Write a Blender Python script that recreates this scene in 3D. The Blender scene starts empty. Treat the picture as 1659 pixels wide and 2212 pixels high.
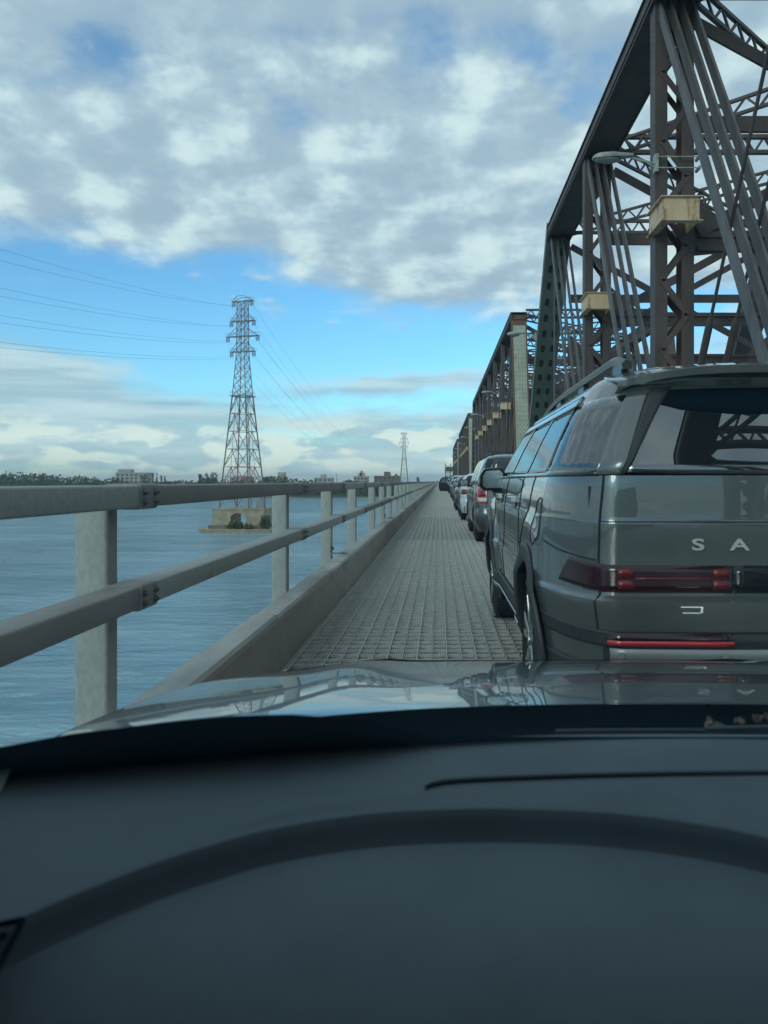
import bpy, bmesh, math, random
from mathutils import Vector, Matrix
R = math.radians
random.seed(7)
S = bpy.context.scene
COL = S.collection

# ------------------------------------------------------------------ camera
CH = 1.22                      # height of the phone above the bridge deck
cam = bpy.data.cameras.new('camera'); camo = bpy.data.objects.new('camera', cam); COL.objects.link(camo)
camo.location = (0, 0, CH); camo.rotation_euler = (R(90), 0, 0)
cam.sensor_fit = 'VERTICAL'; cam.sensor_height = 36; cam.sensor_width = 27
cam.lens = 1663 / 2212 * 36
cam.shift_x = -(948 - 829.5) / 2212
cam.shift_y = -(1106 - 1040) / 2212
cam.clip_start = 0.02; cam.clip_end = 30000
cam.dof.use_dof = True; cam.dof.focus_distance = 14; cam.dof.aperture_fstop = 6.5
S.camera = camo
S.render.resolution_x = 768; S.render.resolution_y = 1024

# ------------------------------------------------------------------ node maths helper
class N:
    """wraps a socket so that shader maths can be written as an expression"""
    nt = None
    def __init__(s, sock): s.s = sock
    @staticmethod
    def m(op, *a, clamp=False):
        n = N.nt.nodes.new('ShaderNodeMath'); n.operation = op; n.use_clamp = clamp
        for i, v in enumerate(a):
            if isinstance(v, N): N.nt.links.new(v.s, n.inputs[i])
            else: n.inputs[i].default_value = v
        return N(n.outputs[0])
    def __add__(s, o): return N.m('ADD', s, o)
    __radd__ = __add__
    def __sub__(s, o): return N.m('SUBTRACT', s, o)
    def __rsub__(s, o): return N.m('SUBTRACT', o, s)
    def __mul__(s, o): return N.m('MULTIPLY', s, o)
    __rmul__ = __mul__
    def __truediv__(s, o): return N.m('DIVIDE', s, o)
    def __neg__(s): return N.m('MULTIPLY', s, -1.0)
def nnew(t, **k):
    n = N.nt.nodes.new(t)
    for a, b in k.items(): setattr(n, a, b)
    return n
def setin(n, name, v):
    if isinstance(v, N): N.nt.links.new(v.s, n.inputs[name])
    elif isinstance(v, bpy.types.NodeSocket): N.nt.links.new(v, n.inputs[name])
    else: n.inputs[name].default_value = v
def sstep(x, a, b):
    n = nnew('ShaderNodeMapRange', interpolation_type='SMOOTHSTEP')
    setin(n, 0, x); setin(n, 1, a); setin(n, 2, b); n.inputs[3].default_value = 0; n.inputs[4].default_value = 1
    return N(n.outputs[0])
def comb(x, y, z):
    n = nnew('ShaderNodeCombineXYZ'); setin(n, 0, x); setin(n, 1, y); setin(n, 2, z); return n.outputs[0]
def noise(vec, scale, detail=6, rough=.55, dist=0.0, typ=None):
    n = nnew('ShaderNodeTexNoise'); setin(n, 'Vector', vec); setin(n, 'Scale', scale)
    n.inputs['Detail'].default_value = detail; n.inputs['Roughness'].default_value = rough
    n.inputs['Distortion'].default_value = dist
    return N(n.outputs['Fac'])
def mixc(f, a, b):
    n = nnew('ShaderNodeMix', data_type='RGBA')
    setin(n, 0, f)
    for i, c in ((6, a), (7, b)):
        if isinstance(c, (tuple, list)): n.inputs[i].default_value = (*c[:3], 1)
        else: N.nt.links.new(c, n.inputs[i])
    return n.outputs[2]

# ------------------------------------------------------------------ sky and sun
SUN_EL, SUN_AZ = R(24), R(215)            # low sun behind and to the left, veiled by cloud
w = bpy.data.worlds.new('World'); S.world = w; w.use_nodes = True
N.nt = w.node_tree; w.node_tree.nodes.clear()
tc = nnew('ShaderNodeTexCoord')
sp = nnew('ShaderNodeSeparateXYZ'); N.nt.links.new(tc.outputs['Generated'], sp.inputs[0])
dx, dy, dz = N(sp.outputs[0]), N(sp.outputs[1]), N(sp.outputs[2])
rr = N.m('SQRT', dx * dx + dy * dy + 1e-5)
u = dx / rr; v = dz / rr
zp = N.m('MAXIMUM', dz, 0.0) + 0.20
px, py = dx / zp, dy / zp
Pp = comb(px, py, 0.0)
Pw = comb(px * 1.0, py * 0.8, 3.7)
warp = noise(Pw, 1.6, 3, .5)
big = noise(comb(px + warp * 0.2, py * .9, 4.3), 1.35, 5, .52)
def cumulus(ox, oy): return noise(comb(px * 1.05 + warp * 0.08 + ox, py * .95 + oy, 9.1), 4.6, 9, .50)
med = cumulus(0, 0); med2 = cumulus(-.045, -.04)
relief = (med - med2) * 3.2
fine = noise(comb(u * 6, v * 16, 2.2), 1.5, 8, .6)
strk = noise(comb(u * 3.0 + warp * .3, v * 26, 5.2), 1.5, 8, .58)
# lower edge of the high cloud deck in elevation
edge = 0.272 + 0.30 * sstep(u, -0.56, -0.80) - 0.065 * sstep(u, -0.27, -0.03) + 0.015 * sstep(u, 0.05, 0.2)
up = sstep(v + (med - .5) * .10 + (fine - .5) * .03, edge - .012, edge + .038)
holes = sstep(big * .5 + med * .5, .30, .425)
hi = sstep(v, .62, 1.1)
cu = up * (0.18 + 0.82 * holes) 
wisp = sstep(med * .4 + fine * .6 + v * .4, .63, .72) * sstep(v, .17, .21) * 0.6
# low, streaky cloud bank
top_l = 0.168 + .04 * sstep(u, -.6, -.8) - 0.055 * sstep(u, -0.5, -0.28)
lowb = sstep(top_l + (fine - .5) * .10 - v, -.008, .035) * sstep(strk, .20, .44)
wedge = sstep(.5 - N.m('ABSOLUTE', (v - (0.125 + 0.09 * (u + .05)))) * 16.0 + (fine - .5) * 1.6, .0, .55) * sstep(u, -.24, -.14)
hz = sstep(v, .085, .0) * sstep(strk, .25, .45)
cl = N.m('MAXIMUM', lowb * .9, wedge * .85); cl = N.m('MAXIMUM', cl, hz * .92)
dark_s = sstep(.5 - N.m('ABSOLUTE', v - .096) * 60.0 + (strk - .5) * 2.2, .1, .8) * sstep(u, -.42, -.33) * sstep(u, -.14, -.22)
cov = N.m('MAXIMUM', cu, N.m('MAXIMUM', cl, wisp), clamp=True)
# cloud light: bright tops, blue-grey bases
lit = sstep(med * .40 + big * .34 + relief * .30 + .12, .34, .66)
low = sstep(v, .22, .14)
cumu = noise(comb(u * 11, v * 26, 7.7), 1.6, 9, .5)
puff = sstep(cumu + (.07 - v) * 1.2, .47, .58) * sstep(v, .10, .05)
cc = mixc(lit, (.47, .545, .64), (.72, .775, .82))
cc = mixc(sstep(relief + (med - .5) * 1.2, .05, .75), cc, (.88, .90, .88))
cl_c = mixc(sstep(strk, .36, .62), (.42, .53, .62), (.74, .80, .82))
cl_c = mixc(puff * .9, cl_c, (1.25, 1.10, .90))
cc = mixc(low, cc, cl_c)
cc = mixc(dark_s * .85, cc, (.17, .29, .42))
cc = mixc(sstep(v, .22, .02) * .3, cc, (.78, .84, .84))
sky = nnew('ShaderNodeTexSky', sky_type='NISHITA')
sky.sun_disc = False; sky.sun_elevation = SUN_EL; sky.sun_rotation = SUN_AZ
sky.air_density = 1.0; sky.dust_density = 0.6; sky.ozone_density = 1.6
hs = nnew('ShaderNodeMix', data_type='RGBA', blend_type='MULTIPLY'); hs.inputs[0].default_value = 1; hs.inputs[7].default_value = (.66, .99, 1.12, 1); N.nt.links.new(sky.outputs[0], hs.inputs[6])
bg1 = nnew('ShaderNodeBackground'); N.nt.links.new(hs.outputs[2], bg1.inputs[0]); bg1.inputs[1].default_value = 0.135
bg2 = nnew('ShaderNodeBackground'); N.nt.links.new(cc, bg2.inputs[0]); bg2.inputs[1].default_value = 0.78
mx = nnew('ShaderNodeMixShader'); setin(mx, 0, cov * sstep(dz, -.02, .0))
N.nt.links.new(bg1.outputs[0], mx.inputs[1]); N.nt.links.new(bg2.outputs[0], mx.inputs[2])
wo = nnew('ShaderNodeOutputWorld'); N.nt.links.new(mx.outputs[0], wo.inputs[0])

sun = bpy.data.lights.new('sun', 'SUN'); suno = bpy.data.objects.new('sun', sun); COL.objects.link(suno)
sun.energy = 0.8; sun.angle = R(22); sun.color = (1, .93, .82)
# the sky's azimuth is measured clockwise from +Y
sd = Vector((math.sin(SUN_AZ) * math.cos(SUN_EL), math.cos(SUN_AZ) * math.cos(SUN_EL), math.sin(SUN_EL)))
suno.rotation_euler = sd.to_track_quat('Z', 'Y').to_euler()
S.view_settings.view_transform = 'Standard'; S.view_settings.look = 'None'
S.view_settings.exposure = 0.62; S.view_settings.gamma = 1

# ------------------------------------------------------------------ materials
M = {}
def mat(name, c1, c2=None, rough=.5, metal=0., scale=8., lo=.4, hi=.6, bump=0., bscale=60., coat=0., stretch=(1, 1, 1),
        c3=None, s3=2., t3=(.58, .7), r2=None, spec=.5, detail=6):
    m = bpy.data.materials.new(name); m.use_nodes = True; N.nt = m.node_tree
    p = m.node_tree.nodes['Principled BSDF']
    p.inputs['Roughness'].default_value = rough; p.inputs['Metallic'].default_value = metal
    p.inputs['Coat Weight'].default_value = coat; p.inputs['Coat Roughness'].default_value = .03
    p.inputs['Specular IOR Level'].default_value = spec
    t = nnew('ShaderNodeTexCoord')
    mp = nnew('ShaderNodeMapping'); N.nt.links.new(t.outputs['Object'], mp.inputs[0]); mp.inputs['Scale'].default_value = stretch
    vec = mp.outputs[0]
    if c2 is None: p.inputs['Base Color'].default_value = (*c1, 1)
    else:
        f = sstep(noise(vec, scale, detail, .6), lo, hi)
        c = mixc(f, c1, c2)
        if c3: c = mixc(sstep(noise(vec, s3, 5, .65), *t3), c, c3)
        N.nt.links.new(c, p.inputs['Base Color'])
        if r2 is not None: setin(p, 'Roughness', f * (r2 - rough) + rough)
    if bump:
        b = nnew('ShaderNodeBump'); b.inputs['Strength'].default_value = min(1, bump); b.inputs['Distance'].default_value = .004
        setin(b, 'Height', noise(vec, bscale, 5, .6)); N.nt.links.new(b.outputs[0], p.inputs['Normal'])
    M[name] = m; return m
mat('galvanised', (.31, .31, .28), (.41, .405, .37), .52, .2, 70, .3, .7, .4, 160, stretch=(1, 1, .5), r2=.68, c3=(.25, .235, .205), s3=5, t3=(.58, .80))
mat('galvanised_dull', (.23, .21, .185), (.28, .26, .23), .6, .15, 7, .3, .7, .35, 120, stretch=(1, .4, 1), c3=(.21, .165, .13), s3=2.2)
mat('bolt_steel', (.13, .14, .14), (.2, .2, .19), .5, .5, 40)
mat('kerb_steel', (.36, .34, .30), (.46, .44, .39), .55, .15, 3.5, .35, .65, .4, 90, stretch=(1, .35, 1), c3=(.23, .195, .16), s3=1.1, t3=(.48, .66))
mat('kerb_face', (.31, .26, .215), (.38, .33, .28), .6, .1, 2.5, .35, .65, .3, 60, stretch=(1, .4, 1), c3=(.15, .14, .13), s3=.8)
mat('grate_bar', (.33, .315, .28), (.42, .405, .36), .45, .3, 12, .35, .6, 0)
mat('grate_cross', (.55, .54, .49), (.70, .69, .64), .5, .2, 14, .35, .65)
mat('grate_low', (.17, .16, .135), (.43, .42, .375), .6, .1, 38, .38, .62, 1., 90, c3=(.20, .165, .12), s3=.5, t3=(.5, .68))
m = M['grate_low']; N.nt = m.node_tree; p = m.node_tree.nodes['Principled BSDF']
t = nnew('ShaderNodeTexCoord'); mp = nnew('ShaderNodeMapping'); N.nt.links.new(t.outputs['Object'], mp.inputs[0]); mp.inputs['Scale'].default_value = (60, 22, 1)
vo = nnew('ShaderNodeTexVoronoi'); N.nt.links.new(mp.outputs[0], vo.inputs['Vector']); vo.inputs['Scale'].default_value = 1; vo.inputs['Randomness'].default_value = .55
dots = sstep(N(vo.outputs['Distance']), .42, .12)
wv = noise(t.outputs['Object'], 5., 3, .6)
basec = mixc(sstep(wv, .4, .62), (.19, .18, .155), (.26, .25, .215)); mpt = nnew('ShaderNodeMapping'); N.nt.links.new(t.outputs['Object'], mpt.inputs[0]); mpt.inputs['Scale'].default_value = (1.6, .07, 1)
trk = sstep(noise(mpt.outputs[0], 1.0, 5, .65), .42, .62)
basec = mixc(trk * .65, basec, (.175, .14, .105))
N.nt.links.new(mixc(dots, basec, (.62, .61, .56)), p.inputs['Base Color'])
b = nnew('ShaderNodeBump'); b.inputs['Strength'].default_value = .8; b.inputs['Distance'].default_value = .008; setin(b, 'Height', dots); N.nt.links.new(b.outputs[0], p.inputs['Normal'])
mat('truss_brown', (.056, .042, .038), (.092, .064, .054), .6, .0, 1.6, .35, .65, .4, 30, stretch=(1, 1, .4), c3=(.12, .06, .04), s3=1.3, t3=(.56, .72))
mat('truss_grey', (.08, .07, .066), (.12, .102, .095), .55, .0, 4, .35, .65, .4, 40, stretch=(1, 1, .2), c3=(.055, .05, .05), s3=3)
mat('truss_green', (.07, .085, .072), (.10, .115, .095), .6, .0, 1.5, .35, .65, .3, 40, c3=(.075, .05, .04), s3=.8)
mat('pale_green', (.27, .28, .21), (.34, .35, .27), .6, .0, 1.5, .35, .65, .3, 40, c3=(.19, .12, .08), s3=.7, t3=(.56, .75))
mat('rust', (.15, .075, .05), (.10, .06, .045), .75, 0, 3)
mat('cream_paint', (.56, .38, .22), (.64, .46, .29), .55, 0, 2, .35, .65, .3, 60, stretch=(1, 1, .35), c3=(.24, .095, .035), s3=3.2, t3=(.52, .66))
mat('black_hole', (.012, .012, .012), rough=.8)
mat('lamp_grey', (.38, .39, .34), (.29, .30, .27), .55, .1, 5)
mat('lamp_lens', (.25, .26, .22), rough=.25)
mat('tower_steel', (.20, .20, .20), (.27, .26, .25), .6, .1, .1)
mat('tower_red', (.29, .12, .095), (.23, .13, .11), .6, .1, .2)
mat('concrete', (.30, .235, .16), (.37, .30, .21), .85, 0, .5, c3=(.24, .21, .17), s3=.35, bump=.5, bscale=3)
mat('concrete_dark', (.13, .11, .09), (.18, .15, .12), .85, 0, .5)
mat('wire', (.12, .13, .14), rough=.6)
mat('insulator', (.20, .23, .24), rough=.4)
mat('brick_red', (.17, .115, .10), (.14, .095, .085), .85, 0, .3)
mat('block_grey', (.30, .29, .27), (.36, .34, .31), .85, 0, .2)
mat('block_tan', (.40, .34, .26), (.33, .28, .22), .85, 0, .2)
mat('dark_glass', (.02, .025, .03), rough=.15)
mat('leaf_far', (.035, .055, .022), (.07, .10, .04), .8, 0, .25)
mat('leaf_bush', (.04, .07, .025), (.085, .13, .05), .7, 0, .6)
mat('bark', (.06, .05, .04), rough=.9)
mat('bank', (.10, .11, .05), (.17, .16, .09), .9, 0, .05)
mat('tyre', (.018, .018, .018), (.026, .026, .025), .75, 0, 20)
mat('rim_light', (.45, .46, .46), rough=.25, metal=.9)
mat('rim_dark', (.03, .03, .032), rough=.3, metal=.5)
mat('black_plastic', (.022, .024, .024), (.03, .031, .031), .5, 0, 30, bump=.2, bscale=400)
mat('gloss_black', (.010, .011, .012), rough=.07)
mat('rail_black', (.02, .022, .023), rough=.3)
mat('chrome', (.62, .64, .65), rough=.12, metal=1)
mat('silver_plastic', (.30, .31, .30), rough=.4, metal=.4)
mat('lamp_red_dark', (.028, .005, .007), rough=.10, coat=.2)
mat('lamp_red', (.15, .008, .012), rough=.35, coat=.3)
mat('lamp_red_bright', (.50, .022, .028), rough=.18, coat=1)
mat('lamp_clear', (.55, .52, .50), rough=.1, coat=1)
mat('badge_silver', (.50, .51, .49), rough=.4, metal=.25)
mat('plate_white', (.6, .62, .65), rough=.4)
mat('seat', (.03, .03, .032), rough=.7)
mat('leaf_brown', (.15, .08, .05), (.24, .15, .10), .8, 0, 60)
def paint(name, c, flake=.5, rough=.28, coat=1.):
    m = mat(name, c, tuple(k * 1.12 for k in c), rough, flake, 3, .3, .7, 0)
    m.node_tree.nodes['Principled BSDF'].inputs['Coat Weight'].default_value = coat
    m.node_tree.nodes['Principled BSDF'].inputs['Coat Roughness'].default_value = .012
    m.node_tree.nodes['Principled BSDF'].inputs['Coat IOR'].default_value = 1.62
    return m
paint('suv_paint', (.094, .103, .098), .35, .34)
paint('own_paint', (.028, .032, .033), .2, .35)
M['own_paint'].node_tree.nodes['Principled BSDF'].inputs['Coat IOR'].default_value = 1.4
paint('van_paint', (.075, .075, .078), .5, .3)
paint('white_paint', (.48, .51, .54), 0, .3)
paint('dark_paint', (.05, .065, .065), .4)
paint('blue_grey_paint', (.12, .16, .19), .5)
paint('silver_paint', (.36, .38, .39), .6)
# dashboard plastics
mat('dash', (.100, .126, .142), (.110, .138, .155), .78, 0, 6, bump=.25, bscale=900, spec=.08)
mat('dash_dark', (.064, .081, .092), (.071, .089, .101), .8, 0, 12, bump=.2, bscale=900, spec=.05)
mat('dash_groove', (.030, .036, .044), rough=.8, spec=.1)
mat('scuttle_black', (.006, .007, .009), rough=.8, spec=.1)
mat('pillar_trim', (.33, .35, .34), rough=.6)
mat('matt_black', (.006, .012, .017), rough=.9, spec=.0)  # printed glass border, triangle mark, and spoiler shade painted on the SUV rear glass
# water
m = bpy.data.materials.new('water'); m.use_nodes = True; N.nt = m.node_tree; M['water'] = m
p = m.node_tree.nodes['Principled BSDF']; t = nnew('ShaderNodeTexCoord')
mp = nnew('ShaderNodeMapping'); N.nt.links.new(t.outputs['Object'], mp.inputs[0]); mp.inputs['Scale'].default_value = (.38, 1, 1)
mp2 = nnew('ShaderNodeMapping'); N.nt.links.new(t.outputs['Object'], mp2.inputs[0]); mp2.inputs['Scale'].default_value = (.35, 1, 1); mp2.inputs['Rotation'].default_value = (0, 0, .25)
h1 = noise(mp.outputs[0], .75, 6, .6, 1.0); h2 = noise(mp2.outputs[0], .12, 4, .5, .5); h3 = noise(mp.outputs[0], 2.2, 3, .5)
b = nnew('ShaderNodeBump'); b.inputs['Strength'].default_value = 1.; b.inputs['Distance'].default_value = 1.0
patch = sstep(noise(t.outputs['Object'], .022, 3, .5), .35, .65)
setin(b, 'Height', h1 * (patch * .9 + .45) + h2 * 1.3 + h3 * .12); N.nt.links.new(b.outputs[0], p.inputs['Normal'])
N.nt.links.new(mixc(sstep(h2, .4, .62), (.16, .31, .39), (.25, .41, .48)), p.inputs['Base Color'])
p.inputs['Roughness'].default_value = .09; p.inputs['IOR'].default_value = 1.33
# windscreen: faintly green glass with veiling glare put in as a blue diffuse film to lift blacks
def glass(name, tint, dust, gloss, veil_col=(.7, .8, .82), rough=.0):
    m = bpy.data.materials.new(name); m.use_nodes = True; N.nt = m.node_tree; m.node_tree.nodes.clear(); M[name] = m
    tr = nnew('ShaderNodeBsdfTransparent'); tr.inputs[0].default_value = (*tint, 1)
    di = nnew('ShaderNodeBsdfDiffuse'); di.inputs[0].default_value = (*veil_col, 1)
    gl = nnew('ShaderNodeBsdfGlossy'); gl.inputs['Roughness'].default_value = rough
    mx = nnew('ShaderNodeMixShader'); mx.inputs[0].default_value = dust
    t = nnew('ShaderNodeTexCoord')
    if dust:
        d = sstep(noise(t.outputs['Object'], 2.5, 4, .6), .2, .8) * (dust * .5) + dust * .75
        setin(mx, 0, d)
    N.nt.links.new(tr.outputs[0], mx.inputs[1]); N.nt.links.new(di.outputs[0], mx.inputs[2])
    o = nnew('ShaderNodeOutputMaterial'); last = mx.outputs[0]
    if gloss:
        fr = nnew('ShaderNodeFresnel'); fr.inputs[0].default_value = gloss
        m2 = nnew('ShaderNodeMixShader'); N.nt.links.new(fr.outputs[0], m2.inputs[0])
        N.nt.links.new(last, m2.inputs[1]); N.nt.links.new(gl.outputs[0], m2.inputs[2]); last = m2.outputs[0]
    N.nt.links.new(last, o.inputs[0]); return m
glass('windscreen_glass', (.74, .92, .96), .165, 0, (.46, .72, .88))
glass('suv_glass', (.10, .17, .15), 0, 2.8)
glass('suv_glass_rear', (.035, .055, .05), .05, 3.0, (.3, .36, .38))
glass('side_glass', (.40, .47, .46), 0, 1.5)
mat('car_glass', (.010, .014, .016), rough=.03, coat=0, spec=.9)
m = mat('led', (1, 1, 1)); pb = m.node_tree.nodes['Principled BSDF']
pb.inputs['Emission Color'].default_value = (1, .97, .9, 1); pb.inputs['Emission Strength'].default_value = 6

# ------------------------------------------------------------------ mesh helpers
class MB:
    def __init__(s): s.v = []; s.f = []; s.mi = []; s.cur = 0
    def add(s, vs, fs):
        o = len(s.v); s.v += [tuple(q) for q in vs]
        for f in fs: s.f.append(tuple(i + o for i in f)); s.mi.append(s.cur)
    def box(s, x0, x1, y0, y1, z0, z1):
        s.add([(x, y, z) for z in (z0, z1) for y in (y0, y1) for x in (x0, x1)],
              [(0, 2, 3, 1), (4, 5, 7, 6), (0, 1, 5, 4), (1, 3, 7, 5), (3, 2, 6, 7), (2, 0, 4, 6)])
    def beam(s, a, b, w, h, up=(0, 0, 1)):
        a, b = Vector(a), Vector(b); d = (b - a)
        if d.length < 1e-6: return
        d.normalize(); up = Vector(up)
        x = d.cross(up)
        if x.length < 1e-3: x = d.cross(Vector((0, 1, 0)))
        x.normalize(); z = x.cross(d)
        vs = [p + x * sx * w / 2 + z * sz * h / 2 for p in (a, b) for sz in (-1, 1) for sx in (-1, 1)]
        s.add(vs, [(0, 1, 3, 2), (4, 6, 7, 5), (0, 4, 5, 1), (1, 5, 7, 3), (3, 7, 6, 2), (2, 6, 4, 0)])
    def cyl(s, a, b, r, n=8, r2=None, cap=True):
        a, b = Vector(a), Vector(b); d = (b - a).normalized(); r2 = r if r2 is None else r2
        x = d.cross(Vector((0, 0, 1)))
        if x.length < 1e-3: x = d.cross(Vector((0, 1, 0)))
        x.normalize(); z = x.cross(d)
        vs = []
        for p, q in ((a, r), (b, r2)):
            for i in range(n):
                t = 2 * math.pi * i / n; vs.append(p + (x * math.cos(t) + z * math.sin(t)) * q)
        fs = [(i, (i + 1) % n, n + (i + 1) % n, n + i) for i in range(n)]
        if cap: fs += [tuple(range(n))[::-1], tuple(range(n, 2 * n))]
        s.add(vs, fs)
    def grid(s, P, closed=False):
        n, m_ = len(P), len(P[0])
        vs = [q for row in P for q in row]
        fs = []
        for i in range(n - 1):
            for j in range(m_ - (0 if closed else 1)):
                k = (j + 1) % m_
                fs.append((i * m_ + j, i * m_ + k, (i + 1) * m_ + k, (i + 1) * m_ + j))
        s.add(vs, fs)
    def prism(s, prof, axis, a, b):
        """extrude closed 2-D profile along an axis ('x','y','z')"""
        def q(u_, v_, t):
            return {'x': (t, u_, v_), 'y': (u_, t, v_), 'z': (u_, v_, t)}[axis]
        n = len(prof)
        s.add([q(*p_, a) for p_ in prof] + [q(*p_, b) for p_ in prof],
              [(i, (i + 1) % n, n + (i + 1) % n, n + i) for i in range(n)] + [tuple(range(n))[::-1], tuple(range(n, 2 * n))])
    def lattice(s, a, b, depth, up, n, ch=.1, web=.05, th=.1):
        """two flanges and a zigzag web"""
        a, b, up = Vector(a), Vector(b), Vector(up).normalized()
        s.beam(a, b, th, ch, up); s.beam(a + up * depth, b + up * depth, th, ch, up)
        for i in range(n):
            p, q = a.lerp(b, i / n), a.lerp(b, (i + 1) / n)
            if i % 2: p = p + up * depth
            else: q = q + up * depth
            s.beam(p, q, th * .5, web, up)
    def build(s, name, m, parent=None, smooth=False, bevel=0, thick=0):
        me = bpy.data.meshes.new(name); me.from_pydata(s.v, [], s.f)
        ms = m if isinstance(m, (list, tuple)) else [m]
        for q in ms: me.materials.append(M[q])
        if len(ms) > 1: me.polygons.foreach_set('material_index', s.mi)
        if smooth:
            me.polygons.foreach_set('use_smooth', [True] * len(me.polygons))
            me.set_sharp_from_angle(angle=R(38))
        o = bpy.data.objects.new(name, me); COL.objects.link(o)
        if parent: o.parent = parent
        if thick:
            md = o.modifiers.new('thickness', 'SOLIDIFY'); md.thickness = thick; md.offset = 0
        if bevel:
            md = o.modifiers.new('bevel', 'BEVEL'); md.width = bevel; md.segments = 2; md.limit_method = 'ANGLE'
        return o
def tag(o, label=None, cat=None, group=None, kind=None):
    if label: o['label'] = label
    if cat: o['category'] = cat
    if group: o['group'] = group
    if kind: o['kind'] = kind
    return o
def thing(name, loc, label, cat, group=None, rz=0):
    o = bpy.data.objects.new(name, None); COL.objects.link(o); o.location = loc; o.rotation_euler = (0, 0, rz)
    o.empty_display_size = .1
    return tag(o, label, cat, group)
def copy_tree(o, parent=None):
    c = o.copy(); COL.objects.link(c); c.parent = parent
    for ch in list(o.children): copy_tree(ch, c)
    return c
def rrect(x0, x1, z0, z1, r, k=3):
    out = []
    for cx, cz, a0 in ((x1 - r, z1 - r, 0), (x0 + r, z1 - r, 90), (x0 + r, z0 + r, 180), (x1 - r, z0 + r, 270)):
        for i in range(k + 1):
            t = R(a0 + 90 * i / k); out.append((cx + r * math.cos(t), cz + r * math.sin(t)))
    return out
def lerp(a, b, t): return a + (b - a) * t
ORD = ['first', 'second', 'third', 'fourth', 'fifth', 'sixth', 'seventh', 'eighth', 'ninth', 'tenth', 'eleventh', 'twelfth', 'thirteenth', 'fourteenth']

# ================================================================== SETTING
ZW = CH - 14.0                                        # river level
SH = 665.0                                            # distance to the far bank
g = MB()
g.add([(-9000, -3000, ZW), (9000, -3000, ZW), (9000, SH + 30, ZW), (-9000, SH + 30, ZW)], [(0, 1, 2, 3)])
tag(g.build('river_water', 'water'), kind='structure')
g = MB(); xs = list(range(-3000, 3001, 50))
rows = []
for (yy, zz) in ((SH, ZW - .5), (SH + 6, ZW + 1.2), (SH + 30, ZW + 2.0), (9000, ZW + 3.0)):
    rows.append([(x, yy + (random.uniform(-5, 5) if yy < 9000 else 0), zz) for x in xs])
g.grid(rows); tag(g.build('far_bank', 'bank'), kind='structure')

# ---- bridge deck
DX0, DX1 = -1.035, 4.35
g = MB(); g.box(DX0 - .02, DX1, -8, 900, -.24, -.022)
g.box(DX0 - .1, DX0 + .08, -8, 900, -.75, -.242); g.box(DX1 - .2, DX1, -8, 900, -.75, -.242)
for x in (.2, 1.5, 2.8): g.box(x, x + .15, -8, 900, -.7, -.242)
tag(g.build('bridge_deck', 'grate_low'), kind='structure')
g = MB(); x = DX0 + .06; i = 0
while x < DX1 - .02:
    wdt = .0055 if i % 2 else .0085
    g.box(x - wdt / 2, x + wdt / 2, -8, 900, -.02, .003 if i % 2 else .006); x += .103; i += 1
# notched cross bars, one cell at a time near the car
rnd = random.Random(3)
y = 2.8; row = 0; g.cur = 1
while y < 26:
    pitch = .145
    x = DX0 + .06; k = 0
    while x < (2.1 if y < 9 else DX1 - .1):
        o = .030 + .012 * (1 if (row + k) % 2 else -1) + rnd.uniform(-.008, .008)
        g.beam((x, y - o * .5, -.0135), (x + .103, y + o * .5, -.0165), .005, .007)
        if y < 16 and x < 1.3:
            for q in range(1, 8):
                t = q / 8; g.box(x + .103 * t - .0036, x + .103 * t + .0036, y + o * (t - .5) - .010, y + o * (t - .5) + .010, -.012, .005 + rnd.uniform(-.001, .003))
        x += .103; k += 1
    y += pitch; row += 1
while y < 75:
    g.box(DX0 + .03, DX1 - .03, y - .005, y + .005, -.02, -.010); y += .16
while y < 320:
    g.box(DX0 + .03, DX1 - .03, y - .016, y + .016, -.02, -.007); y += .32
tag(g.build('deck_grating', ['grate_bar', 'grate_cross']), kind='structure')

# ---- kerb: folded steel plates, each a little out of line with the next
g = MB(); KY = [-8, 1.2, 5.05]; 
while KY[-1] < 900: KY.append(KY[-1] + (3.4 if KY[-1] < 120 else 20))
for a, b_ in zip(KY[:-1], KY[1:]):
    j = rnd.uniform(-.006, .006); jz = rnd.uniform(-.004, .004); zt = .345 + jz
    # outer bottom, inner bottom, inner top (rounded), outer top
    prof = [(-1.215 + j, -.2), (-1.035 + j, -.2), (-1.035 + j, .0), (-1.045 + j, zt - .045), (-1.052 + j, zt - .018), (-1.068 + j, zt), (-1.205 + j, zt + .004), (-1.215 + j, zt - .004)]
    n = len(prof)
    vs = [(p_[0], a + .004, p_[1]) for p_ in prof] + [(p_[0], b_ - .004, p_[1]) for p_ in prof]
    for i in range(n):
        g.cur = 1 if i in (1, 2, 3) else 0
        g.add([vs[i], vs[(i + 1) % n], vs[n + (i + 1) % n], vs[n + i]], [(0, 1, 2, 3)])
    g.cur = 0; g.add(vs[:n], [tuple(range(n))]); g.add(vs[n:], [tuple(range(n))[::-1]])
    # proud weld lip at the joint
    pr2 = [((p_[0] + 1.125) * 1.035 - 1.125, p_[1] * 1.006 + .001) for p_ in prof]
    g.cur = 1
    vs = [(p_[0], b_ - .018, p_[1]) for p_ in pr2] + [(p_[0], b_ + .002, p_[1]) for p_ in pr2]
    g.add(vs, [(i, (i + 1) % n, n + (i + 1) % n, n + i) for i in range(n)] + [tuple(range(n))[::-1], tuple(range(n, 2 * n))])
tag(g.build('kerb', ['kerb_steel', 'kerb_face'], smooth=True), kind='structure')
# far kerb under the truss, hidden behind the cars
g = MB(); g.box(4.3, 4.5, -8, 900, -.2, .35); tag(g.build('kerb', 'kerb_steel'), kind='structure')

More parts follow.
